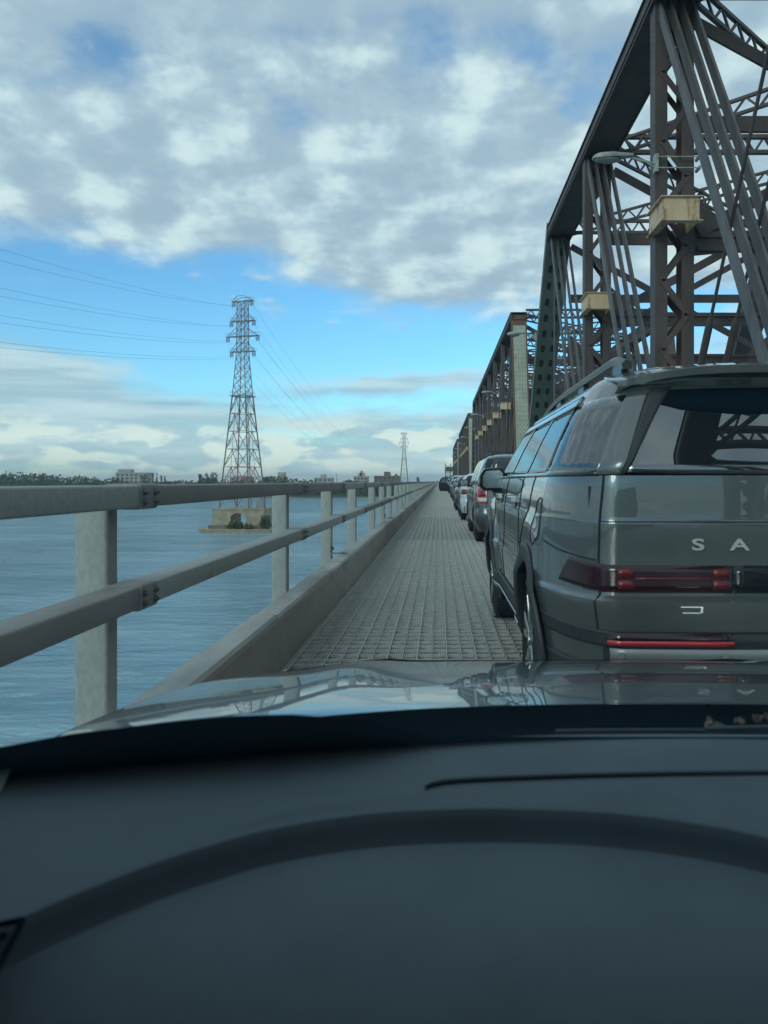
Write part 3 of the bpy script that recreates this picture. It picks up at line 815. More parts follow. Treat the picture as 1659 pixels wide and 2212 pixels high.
# ---- foliage
def leaf_cloud(q, c, r, n, size, rn):
    for _ in range(n):
        while True:
            p_ = Vector((rn.uniform(-1, 1), rn.uniform(-1, 1), rn.uniform(-1, 1)))
            if .15 < p_.length < 1: break
        p_ = Vector((c[0] + p_.x * r[0], c[1] + p_.y * r[1], c[2] + p_.z * r[2]))
        a = Vector((rn.gauss(0, 1), rn.gauss(0, 1), rn.gauss(0, 1))).normalized(); b_ = a.orthogonal().normalized(); c_ = a.cross(b_)
        s_ = size * rn.uniform(.6, 1.3)
        q.add([p_ + b_ * s_, p_ + c_ * s_ * .7, p_ - b_ * s_, p_ - c_ * s_ * .7], [(0, 1, 2, 3)])
rn = random.Random(11)
for k, (x, y, rx, rz, lb) in enumerate(((TCX - .2, TCY - 7.2, 2.5, 1.7, 'large green bush in front of the pier arch'), (TCX + 3.4, TCY - 7.4, 1.2, 1.0, 'low green bush right of the pier arch'), (TCX + 7.6, TCY - 6.8, 1.8, 3.2, 'tall green bush at the right end of the pier'))):
    t = thing('bush', (x, y, -11.75), lb, 'bush', 'bushes on the tower islet')
    q = MB()
    for _ in range(7): leaf_cloud(q, (rn.uniform(-.6, .6) * rx, rn.uniform(-.5, .5), rz * rn.uniform(.35, .8)), (rx * .45, 1., rz * .42), 120, .22, rn)
    for _ in range(14): a = rn.uniform(-rx, rx) * .7; leaf_cloud(q, (a, 0, rz * rn.uniform(.8, 1.15)), (.2, .3, .6), 16, .14, rn)
    q.build('foliage', 'leaf_bush', t)
    q = MB()
    for _ in range(5): q.cyl((rn.uniform(-.4, .4), 0, 0), (rn.uniform(-.5, .5) * rx, 0, rz * .7), .05, 5)
    q.build('stem', 'bark', t)

# far wood on the bank
def shore_h(x):
    pxl = 948 + 1663 * x / SH
    h = 5.5 + 1.6 * math.sin(x * .031) + 1.2 * math.sin(x * .083 + 1) + 1.0 * math.sin(x * .21)
    if pxl < 105: h += 4.0
    if 105 <= pxl < 250: h += 1.0 + 1.5 * math.sin(pxl * .05)
    if pxl > 640: h -= 1.2
    return h + 10.5
q = MB()
x = -900
while x < 420:
    h = shore_h(x) * rn.uniform(.86, 1.06); w_ = rn.uniform(4, 8)
    for dy_ in (3, 12):
        for lay in range(3):
            leaf_cloud(q, (x + rn.uniform(-2, 2), SH + 6 + dy_ + rn.uniform(-2, 2), ZW + h * (.22 + .28 * lay)), (w_ * (1 - .18 * lay), 4, h * .24), 34, 1.15, rn)
    x += w_ * .8
tag(q.build('far_wood', 'leaf_far'), 'dark green line of trees along the far bank of the river', 'trees', kind='stuff')
# low backing growth closing the gaps at the foot of the wood
q = MB(); pr = []
for k in range(200):
    x = -900 + k * 6.7; pr.append((x, shore_h(x) * .62))
q.grid([[(a, SH + 10 + b0, ZW + (h * f_)) for a, h in pr] for b0, f_ in ((0, 0), (.5, .7), (4, 1.), (10, .9), (12, 0))])
tag(q.build('undergrowth', 'leaf_far'), 'dense low undergrowth at the foot of the far trees', 'undergrowth', kind='stuff')

def far_tree(pxc, ytop, wpx, kind, label, D=SH + 2):
    x = (pxc - 948) / 1663 * D; H_ = CH + (1040 - ytop) / 1663 * D - (ZW + 1); w_ = wpx / 1663 * D / 2
    t = thing('tree', (x, D, ZW + 1), label, 'tree', 'trees standing above the far wood')
    q = MB()
    q.cyl((0, 0, 0), (0, 0, H_ * .85), .35, 6, .1)
    for _ in range(7): z = H_ * rn.uniform(.4, .75); q.cyl((0, 0, z), (rn.uniform(-1, 1) * w_ * .8, rn.uniform(-1, 1), z + H_ * .18), .14, 5, .04)
    q.build('trunk', 'bark', t)
    q = MB()
    if kind == 'poplar':
        for _ in range(8): leaf_cloud(q, (rn.uniform(-.3, .3) * w_, 0, H_ * rn.uniform(.35, .95)), (w_ * .6, 1, H_ * .07), 26, .45, rn)
    else:
        for _ in range(16): leaf_cloud(q, (rn.uniform(-.7, .7) * w_, rn.uniform(-1, 1), H_ * rn.uniform(.45, .9)), (w_ * .38, 1.2, H_ * .10), 34, .5, rn)
    q.build('crown', 'leaf_far', t)
for a in ((10, 1015, 18, 'round', 'leftmost tree, thin and tall, above the far wood'), (28, 1019, 16, 'round', 'second thin tree from the left edge of the picture'),
          (50, 1023, 40, 'round', 'broad round tree near the left edge'), (84, 1019, 34, 'round', 'tall bushy tree left of the gap in the far wood'), (112, 1026, 50, 'round', 'wide low tree sloping down to the right, left part of the far wood'),
          (205, 1030, 40, 'round', 'broad tree above the near rail end cap'),
          (314, 1021, 26, 'round', 'round tree in front of the grey apartment block'), (330, 1023, 6, 'poplar', 'first poplar right of the grey apartment block'), (338, 1022, 7, 'poplar', 'second poplar right of the grey apartment block'), (348, 1025, 7, 'poplar', 'third poplar right of the grey apartment block'), (356, 1027, 8, 'poplar', 'last poplar of the row'),
          (434, 1021, 14, 'round', 'left one of the three open trees left of the tower'), (448, 1019, 16, 'round', 'middle one of the three open trees left of the tower'), (462, 1018, 18, 'round', 'right one of the three open trees left of the tower'),
          (648, 1034, 30, 'round', 'low tree between two pale apartment blocks'), (905, 1030, 10, 'round', 'dark spindly tree right of the far tower'), (752, 1034, 22, 'round', 'low tree between mast and tan block')):
    far_tree(*a)
def block(px0, px1, ytop, m_, label, tops=(), D=SH + 26, rows_=6):
    x0, x1 = [(p_ - 948) / 1663 * D for p_ in (px0, px1)]; H_ = CH + (1040 - ytop) / 1663 * D - (ZW + 2)
    t = thing('apartment_building', ((x0 + x1) / 2, D, ZW + 2), label, 'building', 'buildings on the far bank'); hw_ = (x1 - x0) / 2
    q = MB(); q.box(-hw_, hw_, 0, 16, -1, H_); q.box(-hw_ - .3, hw_ + .3, -.3, 16.3, H_ + .001, H_ + .5); q.build('wall', m_, t)
    q = MB()
    for a, b_, h in tops: q.box(lerp(-hw_, hw_, a), lerp(-hw_, hw_, b_), 3, 12, H_ + .51, H_ + h)
    if q.v: q.build('roof_block', m_, t)
    n = max(4, int(hw_ * 2 / 3.6)); st = 3.0; z = H_ - 2.4; c = 0
    while z > 2 and c < 90:
        for k in range(n):
            if c >= 98: break
            if k % 6 == 5: continue
            w_ = MB(); xx = lerp(-hw_, hw_, (k + .5) / n); w_.box(xx - 1.0, xx + 1.0, -.05, .1, z, z + 1.5); w_.build('window', 'dark_glass', t); c += 1
        z -= st
        if H_ - z > 12: break
block(250, 318, 1022, 'block_grey', 'long grey apartment block left of the row of poplars', ((.02, .42, 3.5),))
block(497, 540, 1031, 'block_tan', 'low tan building seen through the left legs of the big tower', ((.3, .7, 1.5),))
block(565, 615, 1031, 'block_tan', 'pale apartment block just right of the big tower', ((.66, .95, 4.5),))
block(678, 716, 1033, 'block_grey', 'grey apartment block with roof box, left of the thin mast', ((.35, .6, 3.5),))
block(764, 793, 1030, 'block_tan', 'tan apartment block with stepped roof between mast and red block', ((.3, .75, 3.6), (.45, .6, 5.5)))
block(808, 863, 1029, 'brick_red', 'wide red brick apartment block left of the far tower', ((.38, .62, 4.2), (.8, .9, 2.)))
q = MB(); D = SH + 40; x = (727 - 948) / 1663 * D
for dx_ in (-.5, .5): q.beam((x + dx_, D, ZW), (x + dx_ * .5, D, 8.5), .25, .25)
for k in range(12): q.beam((x - .4, D, k * .7), (x + .4, D, k * .7 + .7), .15, .15)
tag(q.build('radio_mast', 'tower_steel'), 'thin lattice mast on the far bank between the grey and tan blocks', 'mast')

# ================================================================== VEHICLES
def pchip(tab, z):
    """tab rows (z, a, b, c...) -> smooth monotone interpolation"""
    n = len(tab)
    if z <= tab[0][0]: return tab[0][1:]
    if z >= tab[-1][0]: return tab[-1][1:]
    i = 0
    while tab[i + 1][0] < z: i += 1
    out = []; h = tab[i + 1][0] - tab[i][0]; t = (z - tab[i][0]) / h
    for c in range(1, len(tab[0])):
        def sl(k): return (tab[k + 1][c] - tab[k][c]) / (tab[k + 1][0] - tab[k][0])
        def dd(k):
            if k == 0: return sl(0)
            if k == n - 1: return sl(n - 2)
            a, b_ = sl(k - 1), sl(k)
            return 0 if a * b_ <= 0 else 2 * a * b_ / (a + b_)
        y0, y1, d0, d1 = tab[i][c], tab[i + 1][c], dd(i) * h, dd(i + 1) * h
        out.append((2 * t**3 - 3 * t * t + 1) * y0 + (t**3 - 2 * t * t + t) * d0 + (-2 * t**3 + 3 * t * t) * y1 + (t**3 - t * t) * d1)
    return tuple(out)
class Car:
    """body as a stack of plan outlines; local x=0 centre line, y=0 rear bumper, z=0 ground"""
    def __init__(s, tab, wheels, Rw, arch=.40, flare=.0, n=2.1):
        s.n = n; s.tab, s.wheels, s.Rw, s.arch, s.flare = tab, wheels, Rw, arch, flare
        # tab row: z, halfwidth, y_rear, y_front, rx_rear, ry_rear, rx_front, ry_front, rear_bow
    def side(s, y, z):
        hw, yr, yf, rx, ry, fx, fy, bow = pchip(s.tab, z)
        yr = yr + bow * ((hw - rx) / hw) ** 2
        if y < yr + ry: t = min(1, (yr + ry - y) / ry); x = hw - rx + rx * max(0, 1 - t ** s.n) ** (1 / s.n)
        elif y > yf - fy: t = min(1, (y - yf + fy) / fy); x = hw - fx + fx * max(0, 1 - t ** 2.3) ** (1 / 2.3)
        else: x = hw
        for wy in s.wheels:
            d = math.hypot(y - wy, (z - s.Rw) * 1.0)
            if s.flare and d < s.arch + .30: x += s.flare * max(0, min(1, (s.arch + .30 - d) / .10)) ** 1.2 * (1 if z < 1.0 else max(0, 1 - (z - 1.) / .08))
        return x
    def rear(s, x, z):
        hw, yr, yf, rx, ry, fx, fy, bow = pchip(s.tab, z); ax = abs(x)
        y = yr + bow * (min(ax, hw - rx) / hw) ** 2
        if ax > hw - rx: t = min(1, (ax - hw + rx) / rx); y += ry * (1 - max(0, 1 - t ** s.n) ** (1 / s.n))
        return y
    def ring(s, z, ns=70):
        hw, yr, yf, rx, ry, fx, fy, bow = pchip(s.tab, z); P = []
        for k in range(8): x = (hw - rx) * k / 8; P.append((x, s.rear(x, z)))
        yb_ = yr + bow * ((hw - rx) / hw) ** 2
        for k in range(10):
            a = math.pi / 2 * k / 10; ct, st = math.cos(a) ** (2 / s.n), math.sin(a) ** (2 / s.n)
            P.append((hw - rx + rx * st, yb_ + ry * (1 - ct)))
        ya, yb = yb_ + ry, yf - fy
        for k in range(ns + 1): y = lerp(ya, yb, k / ns); P.append((s.side(y, z), y))
        for k in range(1, 9):
            a = math.pi / 2 * k / 8; x = hw - fx + fx * math.cos(a) ** (2 / 2.3); y = yf - fy + fy * math.sin(a) ** (2 / 2.3); P.append((x, y))
        for k in range(1, 6): P.append(((hw - fx) * (1 - k / 5), yf))
        L = [(-a, b_, z) for a, b_ in P]; Rr = [(a, b_, z) for a, b_ in P]
        return L + Rr[::-1][1:-1]
    def loft(s, zs, name, m_, parent, arches=True, cap_top=True, cap_bot=True):
        rings = [s.ring(z) for z in zs]; n = len(rings[0]); q = MB(); q.grid(rings, True)
        if arches:
            keep = []; R_ = s.arch
            def wd(v_):
                if abs(v_[0]) < .55: return 9, None
                return min(((math.hypot(v_[1] - wy, v_[2] - s.Rw), wy) for wy in s.wheels), key=lambda k: k[0])
            D_ = [wd(v_) for v_ in q.v]
            q.f = [f for f in q.f if not all(D_[i][0] < R_ for i in f)]
            q.mi = [0] * len(q.f)
            for i, (d, wy) in enumerate(D_):
                if d < R_ and d > R_ * .6:
                    x, y, z = q.v[i]; k = R_ / d; q.v[i] = (x, wy + (y - wy) * k, s.Rw + (z - s.Rw) * k)
        if cap_top: q.add(rings[-1], [tuple(range(n))])
        if cap_bot: q.add(rings[0], [tuple(range(n))[::-1]])
        return q.build(name, m_, parent, smooth=True)
    def patch_side(s, bot, top, name, m_, parent, off=.004, sides=(-1,), nu=16, nv=8, thick=.006, smooth=True):
        """bot/top: polylines of (y,z) with equal counts"""
        outs = []
        for sd_ in sides:
            q = MB(); rows = []
            def along(pl, t):
                t *= len(pl) - 1; i = min(int(t), len(pl) - 2); f = t - i
                return lerp(pl[i][0], pl[i + 1][0], f), lerp(pl[i][1], pl[i + 1][1], f)
            for j in range(nv + 1):
                r = []
                for i in range(nu + 1):
                    a, b_ = along(bot, i / nu), along(top, i / nu); y, z = lerp(a[0], b_[0], j / nv), lerp(a[1], b_[1], j / nv)
                    r.append((sd_ * (s.side(y, z) + off), y, z))
                rows.append(r)
            q.grid(rows if sd_ > 0 else [r[::-1] for r in rows])
            outs.append(q.build(name, m_, parent, smooth=smooth, thick=thick))
        return outs
    def corner(s, a, z, off=0.):
        """a<0: centimetres across the rear face, 0..90: round the corner, >90: centimetres along the side"""
        hw, yr, yf, rx, ry, fx, fy, bow = pchip(s.tab, z); yb_ = yr + bow * ((hw - rx) / hw) ** 2
        if a <= 0: x = hw - rx + a * .01; return x, s.rear(x, z) - off
        if a >= 90: y = yb_ + ry + (a - 90) * .01; return s.side(y, z) + off, y
        ct, st = math.cos(R(a)) ** (2 / s.n), math.sin(R(a)) ** (2 / s.n); f = math.sin(R(a))
        return hw - rx + rx * st + off * f, yb_ + ry * (1 - ct) - off * (1 - f * f) ** .5
    def patch_corner(s, bot, top, name, m_, parent, off=.004, sides=(-1, 1), nu=20, nv=6, thick=.006):
        def along(pl, t):
            t *= len(pl) - 1; i = min(int(t), len(pl) - 2); f = t - i
            return lerp(pl[i][0], pl[i + 1][0], f), lerp(pl[i][1], pl[i + 1][1], f)
        for sd_ in sides:
            q = MB(); rows = []
            for j in range(nv + 1):
                r = []
                for i in range(nu + 1):
                    a, b_ = along(bot, i / nu), along(top, i / nu); c, z = lerp(a[0], b_[0], j / nv), lerp(a[1], b_[1], j / nv)
                    x, y = s.corner(c, z, off); r.append((sd_ * x, y, z))
                rows.append(r)
            q.grid(rows if sd_ > 0 else [r[::-1] for r in rows]); q.build(name, m_, parent, smooth=True, thick=thick)
    def patch_rear(s, bot, top, name, m_, parent, off=.004, nu=16, nv=6, thick=.006):
        q = MB(); rows = []
        def along(pl, t):
            t *= len(pl) - 1; i = min(int(t), len(pl) - 2); f = t - i
            return lerp(pl[i][0], pl[i + 1][0], f), lerp(pl[i][1], pl[i + 1][1], f)
        for j in range(nv + 1):
            r = []
            for i in range(nu + 1):
                a, b_ = along(bot, i / nu), along(top, i / nu); x, z = lerp(a[0], b_[0], j / nv), lerp(a[1], b_[1], j / nv)
                r.append((x, s.rear(x, z) - off, z))
            rows.append(r)
        q.grid(rows); return q.build(name, m_, parent, smooth=True, thick=thick)
    def line_side(s, pts, name, parent, w=.004, sides=(-1,), off=.0015, m_='black_hole', step=.03):
        for sd_ in sides:
            q = MB(); P = []
            for (a, b_), (c, d) in zip(pts[:-1], pts[1:]):
                n = max(1, int(math.hypot(c - a, d - b_) / step))
                for k in range(n): P.append((lerp(a, c, k / n), lerp(b_, d, k / n)))
            P.append(pts[-1])
            for (a, b_), (c, d) in zip(P[:-1], P[1:]): q.beam((sd_ * (s.side(a, b_) + off), a, b_), (sd_ * (s.side(c, d) + off), c, d), w, w, (1, 0, 0))
            q.build(name, m_, parent)
    def line_rear(s, pts, name, parent, w=.004, off=.0015, m_='black_hole', step=.03):
        q = MB(); P = []
        for (a, b_), (c, d) in zip(pts[:-1], pts[1:]):
            n = max(1, int(math.hypot(c - a, d - b_) / step))
            for k in range(n): P.append((lerp(a, c, k / n), lerp(b_, d, k / n)))
        P.append(pts[-1])
        for (a, b_), (c, d) in zip(P[:-1], P[1:]): q.beam((a, s.rear(a, b_) - off, b_), (c, s.rear(c, d) - off, d), w, w, (0, 1, 0))
        return q.build(name, m_, parent)
def wheel(parent, x, y, r, wdt, sd_, spokes=5, fancy=False, dark='rim_dark', light='rim_light'):
    """sd_=-1 outer face to the left"""
    t = MB(); n = 40; sec = []
    pr = [(.0, .66), (.05, .70), (.12, .90), (.2, .97), (.32, 1.0), (.68, 1.0), (.8, .97), (.88, .9), (.95, .70), (1, .66)]
    for k in range(n):
        a = 2 * math.pi * k / n; sec.append([(x + sd_ * (wdt / 2 - wdt * u_), y + math.cos(a) * r * v_, r + math.sin(a) * r * v_) for u_, v_ in pr])
    sec.append(sec[0]); t.grid(sec)
    if fancy:
        for k in range(64):
            a = 2 * math.pi * k / 64
            for u0 in (-.30, .10, .32):
                c = (x + wdt * u0, y + math.cos(a) * r * 1.002, r + math.sin(a) * r * 1.002); d = Vector((0, -math.sin(a), math.cos(a)))
                t.beam(Vector(c) - Vector((wdt * .1, 0, 0)), Vector(c) + Vector((wdt * .1, 0, 0)) + d * .006, .012, .006, (0, math.cos(a), math.sin(a)))
    wo_ = t.build('wheel', 'tyre', parent, smooth=True)
    q = MB(); xo = x + sd_ * (wdt * .36); Rr = r * .68
    q.cyl((xo - sd_ * .05, y, r), (xo - sd_ * .045, y, r), Rr, 32); 
    ringv = []
    for k in range(33):
        a = 2 * math.pi * k / 32; c, s_ = math.cos(a), math.sin(a)
        ringv.append([(xo - sd_ * .05, y + c * Rr, r + s_ * Rr), (xo + sd_ * .03, y + c * Rr, r + s_ * Rr), (xo + sd_ * .03, y + c * Rr * .94, r + s_ * Rr * .94), (xo - sd_ * .045, y + c * Rr * .92, r + s_ * Rr * .92)])
    q.grid(ringv); q.cyl((xo - sd_ * .04, y, r), (xo + sd_ * .015, y, r), r * .15, 12)
    q.build('rim', dark, wo_, smooth=True)
    q = MB()
    for k in range(spokes):
        a = 2 * math.pi * k / spokes + .2
        for da, w_ in ((-.14, .045), (.14, .045)) if fancy else ((0, .07),):
            c1 = Vector((xo + sd_ * .012, y + math.cos(a) * r * .13, r + math.sin(a) * r * .13)); c2 = Vector((xo + sd_ * .02, y + math.cos(a + da * 1.6) * Rr * .95, r + math.sin(a + da * 1.6) * Rr * .95))
            q.beam(c1, c2, .018, w_, Vector((0, -math.sin(a), math.cos(a))))
    q.cyl((xo, y, r), (xo + sd_ * .03, y, r), r * .09, 12)
    q.build('spoke', light, wo_, bevel=.004 if fancy else 0)
def zrange(a, b_, n, extra=()): return sorted(set([round(lerp(a, b_, k / n), 4) for k in range(n + 1)] + list(extra)))
def side_panel_lines(): pass
def mesh_text(txt, size, name, m_, parent, loc, sx=1.6, ext=.004, gap=0):
    cu_ = bpy.data.curves.new(name, 'FONT'); cu_.body = txt; cu_.size = size; cu_.extrude = ext; cu_.offset = size * .02; cu_.align_x = 'CENTER'
    if gap: cu_.space_character = gap
    tmp = bpy.data.objects.new('tmp', cu_); COL.objects.link(tmp)
    dg = bpy.context.evaluated_depsgraph_get(); me = bpy.data.meshes.new_from_object(tmp.evaluated_get(dg))
    bpy.data.objects.remove(tmp); me.materials.clear(); me.materials.append(M[m_])
    for v_ in me.vertices: v_.co = Vector((v_.co.x * sx, v_.co.z, v_.co.y))
    me.flip_normals() if False else None
    o = bpy.data.objects.new(name, me); COL.objects.link(o); o.parent = parent; o.location = loc; return o

# ---------------------------------------------------------------- the big SUV
SX, SY = 1.44, 3.15
suv_tab = [
    # z     hw    yr    yf    rx   ry   fx   fy  bow
    (.26, .86, .20, 4.62, .20, .45, .3, .4, .02),
    (.36, .925, .06, 4.76, .24, .52, .35, .4, .03),
    (.50, .945, .015, 4.82, .26, .58, .35, .42, .03),
    (.60, .955, .00, 4.83, .27, .60, .35, .42, .035),
    (.725, .965, -.005, 4.83, .27, .62, .35, .42, .035),
    (.745, .955, .03, 4.83, .26, .60, .35, .42, .03),
    (.88, .95, .035, 4.82, .26, .60, .35, .42, .03),
    (1.045, .948, .03, 4.76, .26, .60, .35, .42, .03),
    (1.06, .944, .04, 4.74, .25, .58, .35, .42, .03),
    (1.16, .93, .045, 4.50, .24, .56, .35, .5, .03),
    (1.245, .91, .05, 3.85, .23, .54, .35, .55, .03),
    (1.27, .895, .060, 3.80, .23, .54, .3, .4, .03),
    (1.45, .815, .130, 3.52, .22, .50, .25, .35, .03),
    (1.635, .715, .202, 3.22, .20, .46, .22, .3, .03),
    (1.685, .68, .222, 3.12, .20, .44, .22, .3, .03),
    (1.735, .61, .28, 2.95, .24, .42, .22, .3, .03),
    (1.762, .46, .42, 2.7, .25, .4, .22, .3, .03)]
suv = thing('parked_suv', (SX, SY, 0), 'large dark grey-green SUV with full-width dark tail lamp bar, filling the right side ahead', 'car', 'vehicles queueing on the bridge')
C = Car(suv_tab, (.97, 3.785), .375, arch=.425, flare=.022, n=1.75)
C.loft(zrange(.30, 1.245, 56, (.725, .745, 1.045, 1.06)), 'body', 'suv_paint', suv, cap_top=False)
C.loft(zrange(1.604, 1.762, 14), 'roof', 'suv_paint', suv, arches=False, cap_bot=True)
# greenhouse: glass and pillars
zb, zt = 1.249, 1.632
def gy(z): return pchip(C.tab, z)
S2 = (-1, 1)
w1 = C.patch_side([(2.62, zb), (3.62, zb)], [(2.42, zt - .03), (3.03, zt - .03)], 'window', 'suv_glass', suv, 0, S2)
w2 = C.patch_side([(1.62, zb), (2.55, zb)], [(1.55, zt - .03), (2.36, zt - .03)], 'window', 'suv_glass', suv, 0, S2)
w3 = C.patch_side([(.72, zb), (1.57, zb)], [(.80, zt - .03), (1.50, zt - .03)], 'window', 'suv_glass', suv, 0, S2)
C.patch_corner([(26, zb), (60, zb), (95, zb)], [(24, zt - .03), (58, zt - .03), (97, zt - .03)], 'window', 'suv_glass', suv, 0)
C.patch_rear([(-.675, zb + .006), (-.35, zb + .003), (0, zb), (.35, zb + .003), (.675, zb + .006)], [(-.50, 1.61), (-.30, 1.625), (0, 1.628), (.30, 1.625), (.50, 1.61)], 'rear_window', 'suv_glass_rear', suv, .0, 24, 10)
# pillars
C.patch_side([(2.54, zb), (2.63, zb)], [(2.35, zt), (2.43, zt)], 'pillar', 'gloss_black', suv, .003, S2, 4, 8)
C.patch_side([(1.555, zb), (1.63, zb)], [(1.485, zt), (1.56, zt)], 'pillar', 'gloss_black', suv, .003, S2, 4, 8)
C.patch_side([(3.60, zb), (3.76, zb)], [(3.01, zt), (3.17, zt)], 'pillar', 'gloss_black', suv, .004, S2, 6, 10)
C.patch_corner([(1, zb), (26.5, zb)], [(0, zt), (24.5, zt)], 'pillar', 'suv_paint', suv, .004, thick=.01)
C.patch_side([(.70, zt - .035), (3.12, zt - .035)], [(.70, zt + .012), (3.12, zt + .012)], 'roof_side', 'suv_paint', suv, .006, S2, 50, 3, .012)
C.patch_side([(.12, zb - .004), (3.72, zb - .004)], [(.12, zb + .020), (3.72, zb + .020)], 'belt_trim', 'gloss_black', suv, .006, S2, 50, 2)
C.patch_corner([(-1, zb), (.5, zb)], [(-9, zt), (-.5, zt)], 'tailgate_frame', 'black_plastic', suv, .006, nu=4, nv=10)
# roof spoiler over the rear window
q = MB(); top_, und, edg = [], [], []
for k in range(33):
    x = lerp(-.645, .645, k / 32); e = abs(x) / .645; ydge = .095 + .175 * e ** 3.4; zz = 1.672 - .050 * e ** 3.0
    zz += .038; top_.append([(x, .55, 1.753 - .035 * e ** 2), (x, ydge + .10, zz + .022), (x, ydge, zz), (x, ydge + .006, zz - .026), (x, ydge + .16, 1.622 - .02 * e ** 3)])
q.grid(top_); q.build('spoiler', 'suv_paint', suv, smooth=True, thick=.008)
C.patch_rear([(-.525, 1.565), (-.4, 1.53), (-.18, 1.51), (0, 1.51), (.18, 1.51), (.4, 1.53), (.525, 1.565)], [(-.505, 1.615), (-.4, 1.622), (-.2, 1.625), (0, 1.625), (.2, 1.625), (.4, 1.622), (.505, 1.615)], 'spoiler_shade_band', 'matt_black', suv, .005, 24, 3, .002)  # dark strip laid on the glass in place of the spoiler's shade and reflection
# windscreen (front)
q = MB(); rows = []
for k in range(7):
    z = lerp(zb, 1.64, k / 6); hw_, yr_, yf_ = pchip(C.tab, z)[:3]; rows.append([(lerp(-1, 1, i / 12) * (hw_ - .12), yf_ - .02 - .10 * (lerp(-1, 1, i / 12)) ** 2, z) for i in range(13)])
q.grid([r[::-1] for r in rows]); q.build('windscreen', 'suv_glass', suv, smooth=True, thick=.005)
# interior
q = MB(); q.box(-.86, .86, .3, 3.7, 1.00, 1.05); q.box(-.80, .80, .14, .3, 1.05, 1.20); q.build('interior_floor', 'seat', suv)
for (x, y) in ((-.42, 2.35), (.42, 2.35), (-.42, 1.3), (.42, 1.3), (-.4, .55), (.4, .55)):
    q = MB(); q.prism(rrect(x - .25, x + .25, 1.0, 1.34 if y > 1 else 1.24, .06), 'y', y, y + .14); q.prism(rrect(x - .13, x + .13, 1.36 if y > 1 else 1.26, 1.52 if y > 1 else 1.40, .05), 'y', y + .02, y + .11)
    q.cyl((x - .05, y + .06, 1.3), (x - .05, y + .06, 1.4), .008, 6); q.cyl((x + .05, y + .06, 1.3), (x + .05, y + .06, 1.4), .008, 6)
    q.build('seat', 'seat', suv, smooth=True)
# tail lamps: dark red band wrapping the corner, two H shapes and a red bar
zl0, zl1 = .760, .872
C.patch_corner([(9, zl0), (30, zl0 + .006), (54, zl0 + .022)], [(9, zl1), (30, zl1 + .008), (46, zl1 + .018)], 'tail_lamp', 'lamp_red_dark', suv, .004)
for sg_ in (-1, 1):
    lo_, hi_ = sorted((sg_ * .758, sg_ * .23))
    C.patch_rear([(lo_, zl0), (hi_, zl0)], [(lo_, zl1), (hi_, zl1)], 'tail_lamp', 'lamp_red_dark', suv, .006, 16, 4)
    for a in (.665, .275):
        for z in (zl0 + .015, zl0 + .062):
            l2, h2 = sorted((sg_ * (a - .034), sg_ * (a + .034))); C.patch_rear([(l2, z), (h2, z)], [(l2, z + .035), (h2, z + .035)], 'lamp_element', 'lamp_red', suv, .011, 3, 2, .003)
    l2, h2 = sorted((sg_ * .625, sg_ * .315)); C.patch_rear([(l2, zl0 + .053), (h2, zl0 + .053)], [(l2, zl0 + .062), (h2, zl0 + .062)], 'lamp_element', 'lamp_red', suv, .012, 6, 1, .004)
C.patch_rear([(-.225, zl0), (.225, zl0)], [(-.225, zl1), (.225, zl1)], 'lamp_bar', 'gloss_black', suv, .006, 10, 3)
# lower reflector, skid plate, dark valance
C.patch_rear([(-.74, .30), (.74, .30)], [(-.76, .595), (.76, .595)], 'valance', 'black_plastic', suv, .006, 24, 8)
for sg_ in (-1, 1):
    lo_, hi_ = sorted((sg_ * .745, sg_ * .235))
    C.patch_rear([(lo_, .535), (hi_, .535)], [(lo_, .598), (hi_, .598)], 'reflector_housing', 'lamp_red_dark', suv, .014, 10, 2)
    C.patch_rear([(lo_, .546), (hi_, .546)], [(lo_, .566), (hi_, .566)], 'reflector', 'lamp_red_bright', suv, .020, 10, 1)
    for a in (.69, .27):
        y = C.rear(a, .505) - .022; q = MB(); q.cyl((sg_ * a, y, .507), (sg_ * a, y - .006, .507), .013, 16); q.cyl((sg_ * a, y - .006, .507), (sg_ * a, y - .007, .507), .010, 16); q.build('parking_sensor', 'silver_plastic', suv)
C.patch_rear([(-.73, .475), (.73, .475)], [(-.735, .532), (.735, .532)], 'skid_plate', 'silver_plastic', suv, .016, 24, 2)
# side cladding and corner trims
C.patch_corner([(8, .535), (50, .54), (92, .55)], [(8, .60), (50, .605), (92, .62)], 'cladding', 'black_plastic', suv, .004)
C.patch_corner([(8, .31), (50, .31), (86, .32)], [(8, .455), (50, .45), (88, .46)], 'cladding', 'black_plastic', suv, .006)
C.patch_side([(1.42, .30), (3.33, .30)], [(1.40, .50), (3.35, .50)], 'cladding', 'black_plastic', suv, .008, S2, 30, 6)
C.patch_side([(1.42, .365), (3.33, .365)], [(1.42, .395), (3.33, .395)], 'sill_strip', 'chrome', suv, .022, S2, 30, 2)
for sg_ in (-1, 1):          # wheel-arch lips
    for wy in C.wheels:
        q = MB(); rows = []
        for k in range(41):
            a = R(-22 + 224 * k / 40); r = []
            for rad, o in ((.418, -.06), (.420, .008), (.445, .018), (.505, .016), (.515, .002)):
                y, z = wy + rad * math.cos(a) * (1 + .02), .375 + rad * math.sin(a)
                z = max(z, .24); r.append((sg_ * (C.side(y, max(z, .30)) + o), y, z))
            rows.append(r)
        q.grid(rows if sg_ > 0 else rows[::-1]); q.build('arch_lip', 'black_plastic', suv, smooth=True, thick=.004)
        q = MB(); rows = []
        for k in range(25):
            a = R(-20 + 220 * k / 24); rows.append([(sg_ * xx, wy + .43 * math.cos(a), .375 + .43 * math.sin(a)) for xx in (.90, .58)])
        q.grid(rows); q.add([rows[k][1] for k in range(25)], [tuple(range(25))]); q.build('wheel_well', 'black_hole', suv, thick=.004)
